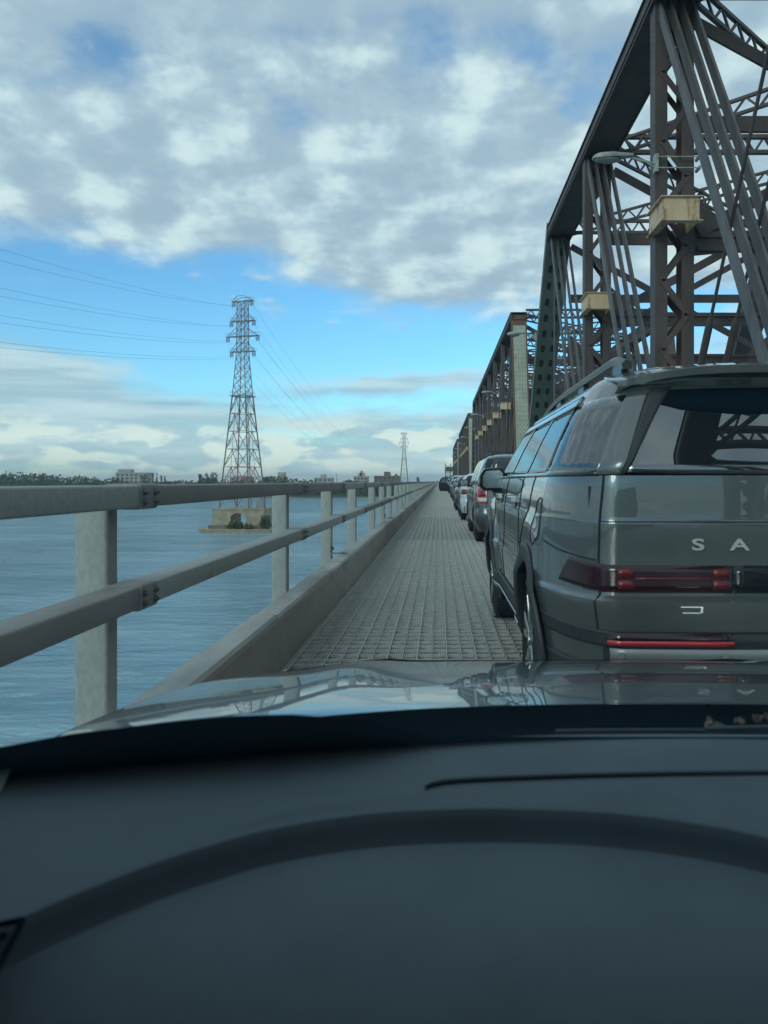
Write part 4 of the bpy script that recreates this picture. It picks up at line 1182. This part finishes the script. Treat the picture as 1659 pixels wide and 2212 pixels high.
for wy in C.wheels:
    for sg_ in (-1, 1): wheel(suv, sg_ * .845, wy, .375, .245, sg_, 5, True)
# shut lines
LN = lambda pts, sides=S2, w=.005: C.line_side(pts, 'shut_line', suv, w, sides)
LN([(1.05, 1.245), (1.12, 1.05), (1.30, .86), (1.41, .66)]); LN([(1.60, 1.245), (1.60, .9), (1.58, .52)]); LN([(2.60, 1.245), (2.62, .9), (2.64, .51)]); LN([(3.72, 1.22), (3.42, .95), (3.40, .52)])
LN([(.05, 1.245), (.055, 1.05), (.04, .88), (.04, .745)]) if False else None
for sg_ in (-1, 1):
    C.line_rear([(sg_ * .745, 1.245), (sg_ * .765, 1.05), (sg_ * .768, .90), (sg_ * .765, .745), (sg_ * .79, .715), (sg_ * .775, .60)], 'shut_line', suv, .008)
C.line_rear([(-.775, .60), (0, .60), (.775, .60)], 'shut_line', suv, .006)
C.line_side([(.10, .888), (.35, .915), (.52, .94)], 'shut_line', suv, .005, S2)
# fuel flap
LN([(.68, 1.14), (.62, 1.135), (.60, 1.05), (.62, .95), (.68, .905), (.78, .915), (.80, 1.0), (.78, 1.12), (.68, 1.14)], (-1,), .004)
# crease across the tailgate: its thin shadow line put on as a dark strip
C.line_rear([(-.76, 1.052), (0, 1.052), (.76, 1.052)], 'crease_shadow', suv, .004)
# handles
for sg_ in (-1, 1):
    for y in (1.78, 2.85):
        x = C.side(y, 1.10); q = MB()
        q.prism([(x + .008, y - .01), (x + .042, y + .012), (x + .045, y + .20), (x + .012, y + .235)], 'z', 1.085, 1.125)
        if sg_ < 0: q.v = [(-a, b_, c) for a, b_, c in q.v]; q.f = [f[::-1] for f in q.f]
        h_ = q.build('door_handle', 'chrome', suv, bevel=.006)
        q = MB(); q.box(sg_ * x - .012, sg_ * x + .012, y + .02, y + .2, 1.055, 1.084); q.build('handle_cup', 'gloss_black', h_)
# mirrors
for sg_ in (-1, 1):
    q = MB(); prof = [(.905, 1.15), (1.07, 1.145), (1.10, 1.175), (1.10, 1.275), (1.065, 1.325), (.93, 1.335), (.895, 1.30), (.89, 1.18)]
    mz = 0
    prof = [(a, b_ + mz) for a, b_ in prof]; n = len(prof)
    cx = sum(a for a, _ in prof) / n; cz = sum(b_ for _, b_ in prof) / n
    rows = []
    for yy, sc_ in ((3.18, .93), (3.185, 1.0), (3.24, 1.04), (3.32, .85), (3.36, .45)): rows.append([(sg_ * (cx + (a - cx) * sc_), yy, cz + (b_ - cz) * sc_) for a, b_ in prof])
    q.grid(rows, True); q.add(rows[-1], [tuple(range(n))]); q.add(rows[0], [tuple(range(n))])
    mo = q.build('wing_mirror', 'gloss_black', suv, bevel=.008)
    q = MB(); fr = [(sg_ * (cx + (a - cx) * .80), 3.172, cz + (b_ - cz) * .78) for a, b_ in prof]; bk = [(a, 3.178, c) for a, _, c in fr]
    q.add(fr + bk, [tuple(range(n)), tuple(range(n, 2 * n))[::-1]] + [(i, (i + 1) % n, n + (i + 1) % n, n + i) for i in range(n)]); q.build('mirror_glass', 'chrome', mo)
    q = MB(); q.prism([(.885, 1.02), (.93, 1.03), (1.01, 1.16), (.92, 1.16)], 'y', 3.22, 3.30)
    q.v = [(sg_ * a, b_, c) for a, b_, c in q.v]; q.build('mirror_foot', 'black_plastic', mo)
# roof rails
for sg_ in (-1, 1):
    q = MB(); rows = []
    for k in range(31):
        t_ = k / 30; y = lerp(.46, 2.95, t_); z = 1.818 - .06 * max(0, t_ - .65) ** 2 * 8 - .02 * t_ - .05 * max(0, .08 - t_) / .08; x = .555 + .03 * t_
        if t_ < .04: z -= .0
        rows.append([(sg_ * (x + a), y, z + b_) for a, b_ in ((-.022, -.020), (.022, -.022), (.028, .006), (.008, .024), (-.020, .018))])
    q.grid(rows, True); q.add(rows[0], [tuple(range(5))]); q.add(rows[-1], [tuple(range(5))[::-1]])
    ro_ = q.build('roof_rail', 'rail_black', suv, smooth=True)
    for y in (.60, 1.5, 2.3): q = MB(); xr_ = .555 + .03 * (y - .46) / 2.5; q.box(sg_ * xr_ - .016, sg_ * xr_ + .016, y - .09, y + .09, 1.69, 1.80); q.build('rail_foot', 'rail_black', ro_)
q = MB(); rows = []
for k in range(8):
    t_ = k / 7; w_ = .045 * (1 - t_ ** 2) + .002; rows.append([(math.cos(a) * w_ * .6 + .20, .50 + .16 * t_ * .5 + (math.sin(a)) * .10 * (1 - t_), 1.752 + .085 * t_) for a in [2 * math.pi * j / 12 for j in range(12)]])
q.grid(rows, True); q.build('antenna_fin', 'suv_paint', suv, smooth=True)
# lettering on the tailgate
lx = [-.37, -.200, -.03, .14, .31, .49, .64]
for ch_, x in zip('SANTAFE', lx): mesh_text(ch_, .066, 'badge_letter', 'badge_silver', suv, (x, C.rear(x, .96) - .008, .937), 1.75)

# ---------------------------------------------------------------- other vehicles
def simple_car(name, label, cat, loc, body_mat, H_, L_, W_, kind, lampc='lamp_red', open_door=False, rz=0):
    t = thing(name, loc, label, cat, 'vehicles queueing on the bridge', rz); h = W_ / 2
    belt = {'van': 1.12, 'suv': 1.08, 'sedan': .98}[kind]; Rw = .36 if kind != 'sedan' else .33
    if kind == 'van': ys = (.12, .22, L_ - 1.55, .15, L_ - .75)
    elif kind == 'suv': ys = (.10, .30, L_ - 1.95, .10, L_ - 1.15)
    else: ys = (.55, 1.05, L_ - 2.1, .05, L_ - 1.35)
    tab = [(.22, h - .08, .10, L_ - .15, .25, .35, .35, .5, .04), (.42, h - .01, .0, L_, .26, .36, .35, .5, .05), (.62, h, .0, L_, .26, .36, .35, .5, .05),
           (.66, h - .005, .02, L_, .26, .36, .35, .5, .05), (.85, h - .01, .03, L_ - .08, .26, .36, .35, .5, .05), (belt - .06, h - .03, .05 if kind != 'sedan' else .12, L_ - .5, .25, .36, .35, .5, .05),
           (belt, h - .05, ys[0], ys[4], .24, .36, .3, .4, .05), (lerp(belt, H_, .5), h - .14, lerp(ys[0], ys[1], .5), lerp(ys[4], ys[2], .55), .23, .34, .25, .3, .04),
           (H_ - .09, h - .23, ys[1], ys[2], .22, .32, .22, .3, .03), (H_ - .03, h - .32, ys[1] + .1, ys[2] - .2, .24, .3, .22, .3, .03), (H_, h - .5, ys[1] + .3, ys[2] - .5, .2, .3, .2, .3, .03)]
    c = Car(tab, (.95, L_ - .92), Rw, arch=Rw + .05, flare=.008)
    c.loft(zrange(.24, belt, 22), 'body', body_mat, t, cap_top=True)
    c.loft(zrange(belt + .002, H_ - .09, 6), 'window_frame', 'gloss_black', t, False, False, False)
    c.loft(zrange(H_ - .10, H_, 5), 'roof', body_mat, t, False)
    zb, zt = belt + .02, H_ - .12
    r0, r1 = (ys[0] + .30, ys[1] + .28); f0, f1 = ys[4] - .35, ys[2] - .18
    if kind == 'sedan': r0, r1 = ys[0] + .35, ys[1] + .15
    m1 = lerp(r0, f0, .36); m2 = lerp(r1, f1, .36); n1, n2 = lerp(r0, f0, .68), lerp(r1, f1, .68)
    for a, b_, c_, d in ((r0, m1 - .04, r1, m2 - .04), (m1 + .04, n1 - .04, m2 + .04, n2 - .04), (n1 + .04, f0, n2 + .04, f1)):
        c.patch_side([(a, zb), (b_, zb)], [(c_, zt), (d, zt)], 'window', 'car_glass', t, .004, (-1, 1), 8, 4)
    hw_ = pchip(tab, belt + .1)[0] - .18; c.patch_rear([(-hw_, zb + .02), (0, zb), (hw_, zb + .02)], [(-hw_ + .1, zt + .01), (0, zt + .02), (hw_ - .1, zt + .01)], 'rear_window', 'car_glass', t, .006, 12, 5)
    if kind != 'sedan':
        c.patch_side([(r0 - .17, zb - .01), (r0 - .015, zb - .01)], [(r1 - .15, zt + .02), (r1 - .015, zt + .02)], 'pillar', body_mat, t, .007, (-1, 1), 4, 5)
    # lamps
    for sg_ in (-1, 1):
        if kind == 'van':
            a0, a1 = sorted((sg_ * (h - .02), sg_ * (h - .24)))
            c.patch_rear([(a0, .80), (a1, .80)], [(a0, 1.13), (a1, 1.13)], 'tail_lamp', 'lamp_red_bright', t, .010, 8, 6)
            b0, b1 = sorted((sg_ * (h - .05), sg_ * (h - .22)))
            c.patch_rear([(b0, .825), (b1, .825)], [(b0, .905), (b1, .905)], 'reversing_lamp', 'lamp_clear', t, .016, 5, 3)
            d0, d1 = sorted((sg_ * (h - .06), sg_ * (h - .20))); c.patch_rear([(d0, .93), (d1, .93)], [(d0, 1.05), (d1, 1.05)], 'brake_lens', 'lamp_red', t, .013, 5, 3, .003)
        else:
            a0, a1 = sorted((sg_ * (h - .03), sg_ * (h - .36)))
            c.patch_rear([(a0, belt - .26), (a1, belt - .24)], [(a0, belt - .10), (a1, belt - .12)], 'tail_lamp', lampc, t, .010, 8, 3)
    c.patch_rear([(-h + .12, .26), (h - .12, .26)], [(-h + .12, .46), (h - .12, .46)], 'rear_valance', 'black_plastic', t, .006, 14, 3)
    c.patch_rear([(-.26, .50 if kind != 'van' else .74), (.26, .50 if kind != 'van' else .74)], [(-.26, .62 if kind != 'van' else .86), (.26, .62 if kind != 'van' else .86)], 'licence_plate', 'plate_white', t, .012, 4, 2)
    for wy in c.wheels:
        for sg_ in (-1, 1):
            wheel(t, sg_ * (h - .12), wy, Rw, .215, sg_, 5)
            q = MB(); rows = []
            for k in range(17): a = R(-15 + 210 * k / 16); rows.append([(sg_ * xx, wy + (Rw + .055) * math.cos(a), Rw + (Rw + .055) * math.sin(a)) for xx in (h - .03, h - .36)])
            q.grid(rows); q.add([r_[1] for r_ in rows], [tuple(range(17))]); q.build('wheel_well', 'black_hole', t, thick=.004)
    for pts in ([(m1 + .0, belt - .01), (m1 + .02, .42)], [(n1, belt - .01), (n1 + .02, .38)], [(f0 + .12, belt - .03), (L_ - 1.45, .42)]): c.line_side(pts, 'shut_line', t, .008, (-1, 1))
    c.line_rear([(-h + .22, belt - .02), (-h + .2, .66), (h - .2, .66), (h - .22, belt - .02)], 'shut_line', t, .010)
    for y in (m1 + .15, n1 + .15):
        for sg_ in (-1, 1): q = MB(); xx = c.side(y, belt - .13); q.box(sg_ * xx - .02 + sg_ * .01, sg_ * xx + .02 + sg_ * .01, y, y + .17, belt - .15, belt - .12); q.build('door_handle', body_mat, t)
    for sg_ in (-1, 1):
        q = MB(); mx_ = h + .10; pr_ = rrect(mx_ - .12, mx_ + .10, belt - .02, belt + .15, .05); n = len(pr_); rows = []
        for yy, sc_ in ((f0 - .1, .92), (f0 - .09, 1), (f0 - .04, 1), (f0 + .06, .6)): rows.append([(sg_ * (mx_ + (a - mx_) * sc_), yy, belt + .065 + (b_ - belt - .065) * sc_) for a, b_ in pr_])
        q.grid(rows, True); q.add(rows[0], [tuple(range(n))]); q.add(rows[-1], [tuple(range(n))]); mo = q.build('wing_mirror', 'gloss_black', t, smooth=True)
        q = MB(); pp = [(sg_ * (mx_ + (a - mx_) * .8), f0 - .104, belt + .065 + (b_ - belt - .065) * .8) for a, b_ in pr_]; q.add(pp, [tuple(range(n))]); q.build('mirror_glass', 'chrome', mo, thick=.003)
        q = MB(); q.beam((sg_ * (h - .06), f0, belt - .03), (sg_ * (h + .02), f0, belt + .03), .06, .05); q.build('mirror_foot', 'gloss_black', mo)
    if kind == 'van':
        for sg_ in (-1, 1):
            q = MB(); q.beam((sg_ * (h - .36), .6, H_ + .035), (sg_ * (h - .36), L_ - 2.3, H_ + .03), .03, .03)
            for y in (.65, 1.7, L_ - 2.35): q.box(sg_ * (h - .36) - .015, sg_ * (h - .36) + .015, y, y + .06, H_ - .06, H_ + .03)
            q.build('roof_rail', 'black_plastic', t)
        for y in (1.0, 2.2): q = MB(); q.beam((-h + .34, y, H_ + .055), (h - .34, y, H_ + .055), .04, .02); q.build('roof_bar', 'black_plastic', t)
        mesh_text('CARAVAN', .06, 'badge_letter', 'chrome', t, (-h + .43, c.rear(h - .45, .86) - .01, .84), 1.15)
        c.patch_rear([(-h + .25, 1.09), (h - .25, 1.09)], [(-h + .25, 1.11), (h - .25, 1.11)], 'trim_strip', 'chrome', t, .01, 10, 1)
    if kind == 'suv':
        for sg_ in (-1, 1): q = MB(); q.beam((sg_ * (h - .36), .6, H_ + .02), (sg_ * (h - .36), L_ - 2.4, H_ + .02), .03, .04); q.build('roof_rail', 'silver_plastic', t)
    if open_door:
        d = bpy.data.objects.new('door', None); COL.objects.link(d); COL.objects.unlink(d)
        q = MB(); pr_ = [(0, .38), (1.0, .36), (1.08, .62), (1.05, .98), (1.0, belt), (.86, H_ - .22), (.60, H_ - .12), (.38, H_ - .14), (.02, belt + .02), (-.03, .8)]
        inn = [(.12, belt + .02), (.96, belt + .02), (.84, H_ - .25), (.60, H_ - .18), (.42, H_ - .19)]
        def to(p_, dd): ang = R(62); return (-h - .02 - p_[0] * math.sin(ang) + dd * math.cos(ang) * 0, f0 + .1 - p_[0] * math.cos(ang) + dd, p_[1])
        low = [pr_[0], pr_[1], pr_[2], pr_[3], pr_[4], pr_[8], pr_[9]]; n = len(low)
        q.cur = 0; q.add([to(p_, .05) for p_ in low], [tuple(range(n))])
        q.add([to(p_, .0) for p_ in low] + [to(p_, .05) for p_ in low], [(i, (i + 1) % n, n + (i + 1) % n, n + i) for i in range(n)])
        do = q.build('open_door', body_mat, t)
        q = MB(); q.add([to(p_, -.005) for p_ in low], [tuple(range(n))[::-1]]); q.add([to((.2, .55), -.03), to((.8, .55), -.03), to((.8, .62), -.03), to((.2, .62), -.03)], [(0, 1, 2, 3)]); q.build('door_trim', 'seat', do, thick=.01)
        q = MB(); fr_ = pr_[4:9]
        for a, b_ in zip(fr_[:-1], fr_[1:]): q.beam(to(a, .02), to(b_, .02), .05, .05)
        q.build('window_frame', 'gloss_black', do)
    return t
simple_car('minivan', 'dark grey minivan with bright red tail lamps and roof bars, ahead of the large SUV', 'car', (.70 + .98, 14.7, 0), 'van_paint', 1.76, 5.1, 1.96, 'van')
simple_car('parked_car', 'white car directly ahead of the grey minivan', 'car', (.66 + .92, 23.6, 0), 'white_paint', 1.50, 4.4, 1.84, 'suv')
simple_car('parked_car', 'dark green car ahead of the white car, two ahead of the minivan', 'car', (.66 + .90, 31.5, 0), 'dark_paint', 1.49, 4.6, 1.8, 'sedan')
simple_car('parked_car', 'blue-grey car in the middle of the queue, right behind another dark car', 'car', (.80 + .92, 45.6, 0), 'blue_grey_paint', 1.47, 4.5, 1.8, 'suv')
simple_car('parked_car', 'small dark car in the queue just behind the white one with its door open', 'car', (.86 + .9, 56.5, 0), 'dark_paint', 1.45, 4.4, 1.8, 'sedan')
simple_car('parked_suv', 'white SUV far down the queue with its driver door wide open', 'car', (1.0 + .97, 64.6, 0), 'white_paint', 1.72, 4.8, 1.94, 'suv', open_door=True)
simple_car('parked_suv', 'dark SUV beyond the white one, its open door showing left of it', 'car', (.95 + .97, 77.5, 0), 'dark_paint', 1.66, 4.8, 1.94, 'suv', open_door=True)
simple_car('parked_car', 'silver car at the far end of the queue', 'car', (1.7, 92, 0), 'silver_paint', 1.5, 4.5, 1.8, 'suv')

# ================================================================== OWN CAR
own = thing('own_car', (.37, 0, 0), 'dark car seen from its driver seat, glossy bonnet and dashboard across the foreground', 'car')
XC = .37
def ow(q, nm, m_, parent=None, **k):
    if parent is None or parent is own: q.v = [(a - XC, b_, c) for a, b_, c in q.v]
    return q.build(nm, m_, parent or own, **k)
HW = .90
def hood_z(x, y):
    e = abs(x - XC) / HW
    u_ = max(0, y - 1.08); z = .905 - .10 * u_ - .069 * u_ * u_
    z -= .040 * e ** 3 + .012 * max(0, e - .55) * (y - 1.1)
    z += .010 * math.exp(-((e - .62) / .10) ** 2) * min(1, max(0, (y - 1.1) / .5))         # raised crease
    return z
def base_y(x):                       # foot of the windscreen in plan
    return .985 - .42 * abs(x - .30) ** 2.0 * .42
def hood_y0(x): return base_y(x) + .112
q = MB(); rows = []
for j in range(56):
    r_ = []
    for i in range(81):
        x = lerp(XC - HW, XC + HW, i / 80); y = lerp(hood_y0(x), 2.42 - .22 * (abs(x - XC) / HW) ** 2.2, j / 55); r_.append((x, y, hood_z(x, y)))
    rows.append(r_)
# round the rear lip down
q.grid(rows); ow(q, 'bonnet', 'own_paint', smooth=True)
# wings: roll down from the bonnet edge
for sg_ in (-1, 1):
    q = MB(); rows = []
    for j in range(40):
        y = lerp(1.02, 2.3, j / 39); x0_ = XC + sg_ * HW; z0_ = hood_z(x0_, max(y, 1.0)); r_ = []
        for a, b_ in ((.004, -.001), (.012, -.004), (.028, -.016), (.040, -.035), (.05, -.09), (.055, -.2), (.05, -.42)): r_.append((x0_ + sg_ * a, y, z0_ + b_))
        rows.append(r_)
    q.grid(rows if sg_ > 0 else [r_[::-1] for r_ in rows]); ow(q, 'wing', 'own_paint', smooth=True)
# front fascia, lamps, grille
q = MB(); rows = []
for j in range(9):
    z = lerp(.60, .22, j / 8); r_ = []
    for i in range(41):
        x = lerp(XC - HW, XC + HW, i / 40); e = abs(x - XC) / HW; r_.append((x, 2.42 - .22 * e ** 2.2 - .30 * max(0, e - .75) ** 1.5 + .14 * math.sin(math.pi * min(1, j / 8 + .12)), z + (hood_z(x, 2.42 - .22 * e ** 2.2) - .60) * (1 - j / 8)))
    rows.append(r_)
q.grid(rows); ow(q, 'front_bumper', 'own_paint', smooth=True)
for sg_ in (-1, 1):
    q = MB(); xx = XC + sg_ * .68
    q.prism(rrect(xx - .22, xx + .22, .50, .61, .04), 'y', 2.36, 2.50); hl = ow(q, 'headlight', 'gloss_black', smooth=True)
    q = MB(); x_a, x_b = sorted((xx + sg_ * .10, xx + sg_ * .215)); q.box(x_a - XC, x_b - XC, 2.501, 2.512, .575, .584); q.box(xx + sg_ * .215 - .009 - XC, xx + sg_ * .215 - XC, 2.501, 2.512, .53, .5745); q.box(x_a + .01 - XC, x_b - .01 - XC, 2.501, 2.512, .524, .5295)
    q.build('running_light', 'led' if sg_ > 0 else 'gloss_black', hl)
# scuttle between bonnet and windscreen
q = MB(); rows = []
for a, z in ((-.03, .862), (.02, .868), (.06, .858), (.09, .852), (.125, .84)):
    rows.append([(x, base_y(x) + a, z - .03 * abs(x - XC) ** 2) for x in [lerp(XC - HW, XC + HW, i / 60) for i in range(61)]])
q.grid(rows); ow(q, 'scuttle', 'scuttle_black', smooth=True)
# wiper
q = MB(); P = [(.36 + k * .05, base_y(.36 + k * .05) + .055 - .0015 * k, .882 + .006 * math.sin(k * .4)) for k in range(20)]
for a, b_ in zip(P[:-1], P[1:]): q.beam(a, b_, .010, .012)
P2 = [(.16 + k * .05, base_y(.16 + k * .05) + .072, .876) for k in range(10)]
for a, b_ in zip(P2[:-1], P2[1:]): q.beam(a, b_, .008, .008)
q.cyl((.38, base_y(.38) + .07, .86), (.38, base_y(.38) + .06, .888), .009, 12)
ow(q, 'wiper', 'black_plastic')
for k, (px_, py_, s_) in enumerate(((1535, 1560, .012), (1600, 1557, .009), (1645, 1552, .014), (640, 1592, .007))):
    t_ = (py_ - 1040) / 1663; z = .888; y = (CH - z) / t_; x = (px_ - 948) / 1663 * y
    q = MB(); leaf_cloud(q, (0, 0, 0), (s_, s_ * .4, s_ * .3), 9, s_ * .45, rn); o = q.build('dry_leaf', 'leaf_brown', thick=.0006); o.location = (x, y, z)
    tag(o, ('brown dry leaf on the scuttle below the wiper pivot', 'tiny pale leaf scrap between the two larger ones by the wiper', 'pointed brown leaf lodged by the wiper at the right edge', 'pale leaf scrap caught at the foot of the windscreen, left of centre')[k], 'leaf', 'leaves on the scuttle')
# windscreen
q = MB(); rows = []
for j in range(17):
    t_ = j / 16; r_ = []
    for i in range(49):
        x = lerp(XC - .93 + .14 * t_, XC + .93 - .14 * t_, i / 48)
        yb_ = base_y(x); yt_ = .13 - .10 * abs(x - XC) ** 2
        r_.append((x, lerp(yb_, yt_, t_), lerp(.868 - .03 * abs(x - XC) ** 2, 1.44, t_) + .035 * math.sin(math.pi * t_)))
    rows.append(r_)
q.grid(rows); ow(q, 'windscreen', 'windscreen_glass', smooth=True)
# black printed band at the foot of the glass, wider towards the middle
def pane(x, t_, o=0.):
    yb_ = base_y(x); yt_ = .13 - .10 * abs(x - XC) ** 2
    return Vector((x, lerp(yb_, yt_, t_) - o, lerp(.868 - .03 * abs(x - XC) ** 2, 1.44, t_) + .035 * math.sin(math.pi * t_) - o))
BT = [(-900, 1720), (-300, 1670), (-100, 1633), (35, 1607), (160, 1584), (378, 1558), (500, 1546), (640, 1543), (780, 1556), (920, 1590), (4000, 1600)]
def band_top(px_):
    for (a, b_), (c, d) in zip(BT[:-1], BT[1:]):
        if a <= px_ <= c: return lerp(b_, d, (px_ - a) / (c - a))
    return 1600
q = MB(); cols = []
for i in range(61):
    x = lerp(XC - .93, XC + .93, i / 60); lo_, hi_ = 0., .3
    for _ in range(24):
        m_ = (lo_ + hi_) / 2; p_ = pane(x, m_, -.005); px_, py_ = 948 + 1663 * p_.x / p_.y, 1040 - 1663 * (p_.z - CH) / p_.y
        if py_ > band_top(px_): lo_ = m_
        else: hi_ = m_
    cols.append([pane(x, lo_ * k / 4, -.005) for k in range(5)])
q.grid([[c_[k] for c_ in cols] for k in range(5)]); ow(q, 'glass_border', 'matt_black')
# dashboard top with the recessed instrument bay
ARC = [(-.36, .45), (-.335, .51), (-.303, .568), (-.247, .635), (-.200, .676), (-.148, .710), (-.065, .739), (.023, .750), (.09, .749), (.157, .742), (.23, .722), (.294, .690), (.37, .635), (.44, .56), (.48, .45)]
def arc_y(x):
    for (a, b_), (c, d) in zip(ARC[:-1], ARC[1:]):
        if a <= x <= c:
            f = (x - a) / (c - a); return lerp(b_, d, f)
    return .45
def smooth_curve(P, n=5):
    out = []
    for i in range(len(P) - 1):
        p0, p1, p2, p3 = P[max(i - 1, 0)], P[i], P[i + 1], P[min(i + 2, len(P) - 1)]
        for k in range(n):
            t_ = k / n; out.append(tuple(.5 * ((2 * p1[c]) + (-p0[c] + p2[c]) * t_ + (2 * p0[c] - 5 * p1[c] + 4 * p2[c] - p3[c]) * t_ ** 2 + (-p0[c] + 3 * p1[c] - 3 * p2[c] + p3[c]) * t_ ** 3) for c in (0, 1)))
    out.append(P[-1]); return out
AR = smooth_curve(ARC, 6)
zD = .900
q = MB(); rows = []
outer = []
n = len(AR)
for i, (x, y) in enumerate(AR):     # matching points on the windscreen foot, fanned out
    f = i / (n - 1); xo = lerp(-.60, 1.30, f)
    outer.append((xo, base_y(xo) - .004 if .015 < f < .985 else lerp(.45, base_y(xo) - .004, min(1, min(f, 1 - f) / .015))))
for j in range(15):
    t_ = j / 14; r_ = []
    for (x, y), (xo, yo) in zip(AR, outer):
        z = zD + .006 * math.sin(math.pi * t_) - .020 * max(0, t_ - .8) / .2 * 0
        if t_ == 1: z -= .002
        r_.append((lerp(x, xo, t_), lerp(y, yo, t_), z))
    rows.append(r_)
# soft rounded edge, then the recessed bay running towards the wheel
lipr = []
for dy_, dz_ in ((.020, .0), (.012, -.0006), (.007, -.002), (.003, -.0055), (.000, -.011), (-.002, -.0165), (-.005, -.0230), (-.009, -.0280)):
    lipr.append([(x, y + dy_, zD + dz_) for x, y in AR])
for r_ in rows[:1]: r_[:] = [(x, y + .030, z) for x, y, z in r_]
ow_rows = rows[2:][::-1] + lipr
n_top = len(ow_rows)
cxb = .06
for j in range(1, 16):
    t_ = j / 15; r_ = []
    for x, y in AR:
        yy = lerp(y - .009, .30, t_); xx = lerp(x, cxb + (x - cxb) * .96, t_)
        r_.append((xx, yy, zD - .0280 - .10 * max(0, (y - yy)) ** 1.25 - 4.0 * max(0, .62 - yy) ** 2 - .10 * max(0, xx - .12) ** 1.5))
    ow_rows.append(r_)
q.grid(ow_rows[:n_top - 5]); q.cur = 0
q2 = MB(); q2.grid(ow_rows[n_top - 6:n_top])
q3 = MB(); q3.grid(ow_rows[n_top - 1:])
ow(q, 'dashboard_top', 'dash', smooth=True); ow(q2, 'bay_rim', 'dash_dark', smooth=True); ow(q3, 'instrument_bay', 'dash', smooth=True)
# flanks of the dash beside and below the arch
q = MB(); q.box(-.62, -.361, -.1, .449, .70, .898); q.box(.481, 1.35, -.1, .449, .55, .898); ow(q, 'dashboard_flank', 'dash')
# long seam near the windscreen
q = MB(); sm = [(918, 1697), (935, 1690), (960, 1685), (1010, 1681), (1100, 1677), (1250, 1672), (1450, 1668), (1659, 1666), (1800, 1666)]
rows = []
for px_, py_ in sm:
    t_ = (py_ - 1040) / 1663; z = zD + .0085; y = (CH - z) / t_; x = (px_ - 948) / 1663 * y; w_ = .006 if px_ > 930 else .001
    rows.append([(x, y - w_ / 2, z - .004), (x, y - w_ / 2, z), (x, y + w_ / 2, z), (x, y + w_ / 2, z - .004)])
q.grid(rows); ow(q, 'dashboard_seam', 'dash_groove')
# embossed warning triangle at the lower left
def dpt(px_, py_, z):
    t_ = (py_ - 1040) / 1663; y = (CH - z) / t_; return Vector(((px_ - 948) / 1663 * y, y, z))
q = MB(); tri = [dpt(50, 1986, .909), dpt(-70, 2012, .909), dpt(-14, 2108, .909)]
for k in range(3): q.beam(tri[k], tri[(k + 1) % 3], .0035, .003)
c_ = dpt(0, 2026, .909); q.cyl(c_, c_ + Vector((0, 0, .002)), .0045, 12); ow(q, 'triangle_mark', 'matt_black')
# light trim at the pillar foot
q = MB(); a_ = dpt(-40, 1630, .905); 
rows = []
for k in range(9):
    t_ = k / 8; A = dpt(lerp(-120, 44, math.sin(t_ * math.pi / 2)), lerp(1636, 1655, t_), .903); B = dpt(lerp(-150, 2, t_), lerp(1740, 1712, t_), .903); rows.append([(A.x, A.y, A.z), ((A.x + B.x) / 2, (A.y + B.y) / 2, A.z + .012), (B.x, B.y, B.z)])
q.grid(rows); ow(q, 'pillar_trim', 'pillar_trim', smooth=True, thick=.003)
# pillars, roof and doors, outside the view
for sg_ in (-1, 1):
    q = MB(); xb = XC + sg_ * .95; xt = XC + sg_ * .80
    q.beam((xb, base_y(xb) + .02, .86), (xt, .10, 1.46), .07, .09); ow(q, 'windscreen_pillar', 'dash')
    q = MB(); q.box(min(xb, xb - sg_ * .07), max(xb, xb - sg_ * .07), -1.6, .85, .25, .93); ow(q, 'door_panel', 'dash')
    q = MB(); q.box(xb + sg_ * .001, xb + sg_ * .06, -1.6, .79, .25, .90); ow(q, 'door_skin', 'own_paint')
    q = MB(); q.beam((xb, -.55, .93), (xt, -.55, 1.46), .08, .12); ow(q, 'door_pillar', 'dash')
for sg_ in (-1, 1):
    q = MB(); xb = XC + sg_ * .93; xt = XC + sg_ * .80
    q.grid([[(xb, -1.6, .93), (xb, .70, .93)], [(xt, -1.6, 1.46), (xt, .06, 1.46)]]); ow(q, 'side_window', 'side_glass', thick=.004)
q = MB(); q.box(XC - .82, XC + .82, -1.7, .10, 1.47, 1.50); ow(q, 'headliner', 'seat')
q = MB(); q.box(XC - .84, XC + .84, -1.72, .12, 1.501, 1.52); ow(q, 'roof', 'own_paint')
q = MB(); q.box(XC - .9, XC + .9, -1.75, -1.6, .25, 1.47); ow(q, 'rear_bulkhead', 'seat')
q = MB(); q.box(XC - .9, XC + .9, -1.6, 2.2, .22, .25); ow(q, 'floor', 'seat')
for sg_ in (-1, 1):
    for wy in (1.75, -1.0): wheel(own, sg_ * .80, wy, .34, .22, sg_, 5)

# give every object its name suffix order and clean parents
for o in list(bpy.data.objects):
    if o.type == 'EMPTY' and o.users == 0: bpy.data.objects.remove(o)

# ================================================================== HAZE
m = bpy.data.materials.new('haze'); m.use_nodes = True; N.nt = m.node_tree; m.node_tree.nodes.clear(); M['haze'] = m
pv = nnew('ShaderNodeVolumePrincipled'); pv.inputs['Color'].default_value = (.80, .88, .92, 1); pv.inputs['Density'].default_value = .0002; pv.inputs['Anisotropy'].default_value = .2
o = nnew('ShaderNodeOutputMaterial'); N.nt.links.new(pv.outputs[0], o.inputs['Volume'])
g = MB(); g.box(-9100, 9100, -3100, 9100, ZW - 4, 62)
tag(g.build('haze', 'haze'), 'thin pale haze over the river and the far bank', 'haze', kind='stuff')
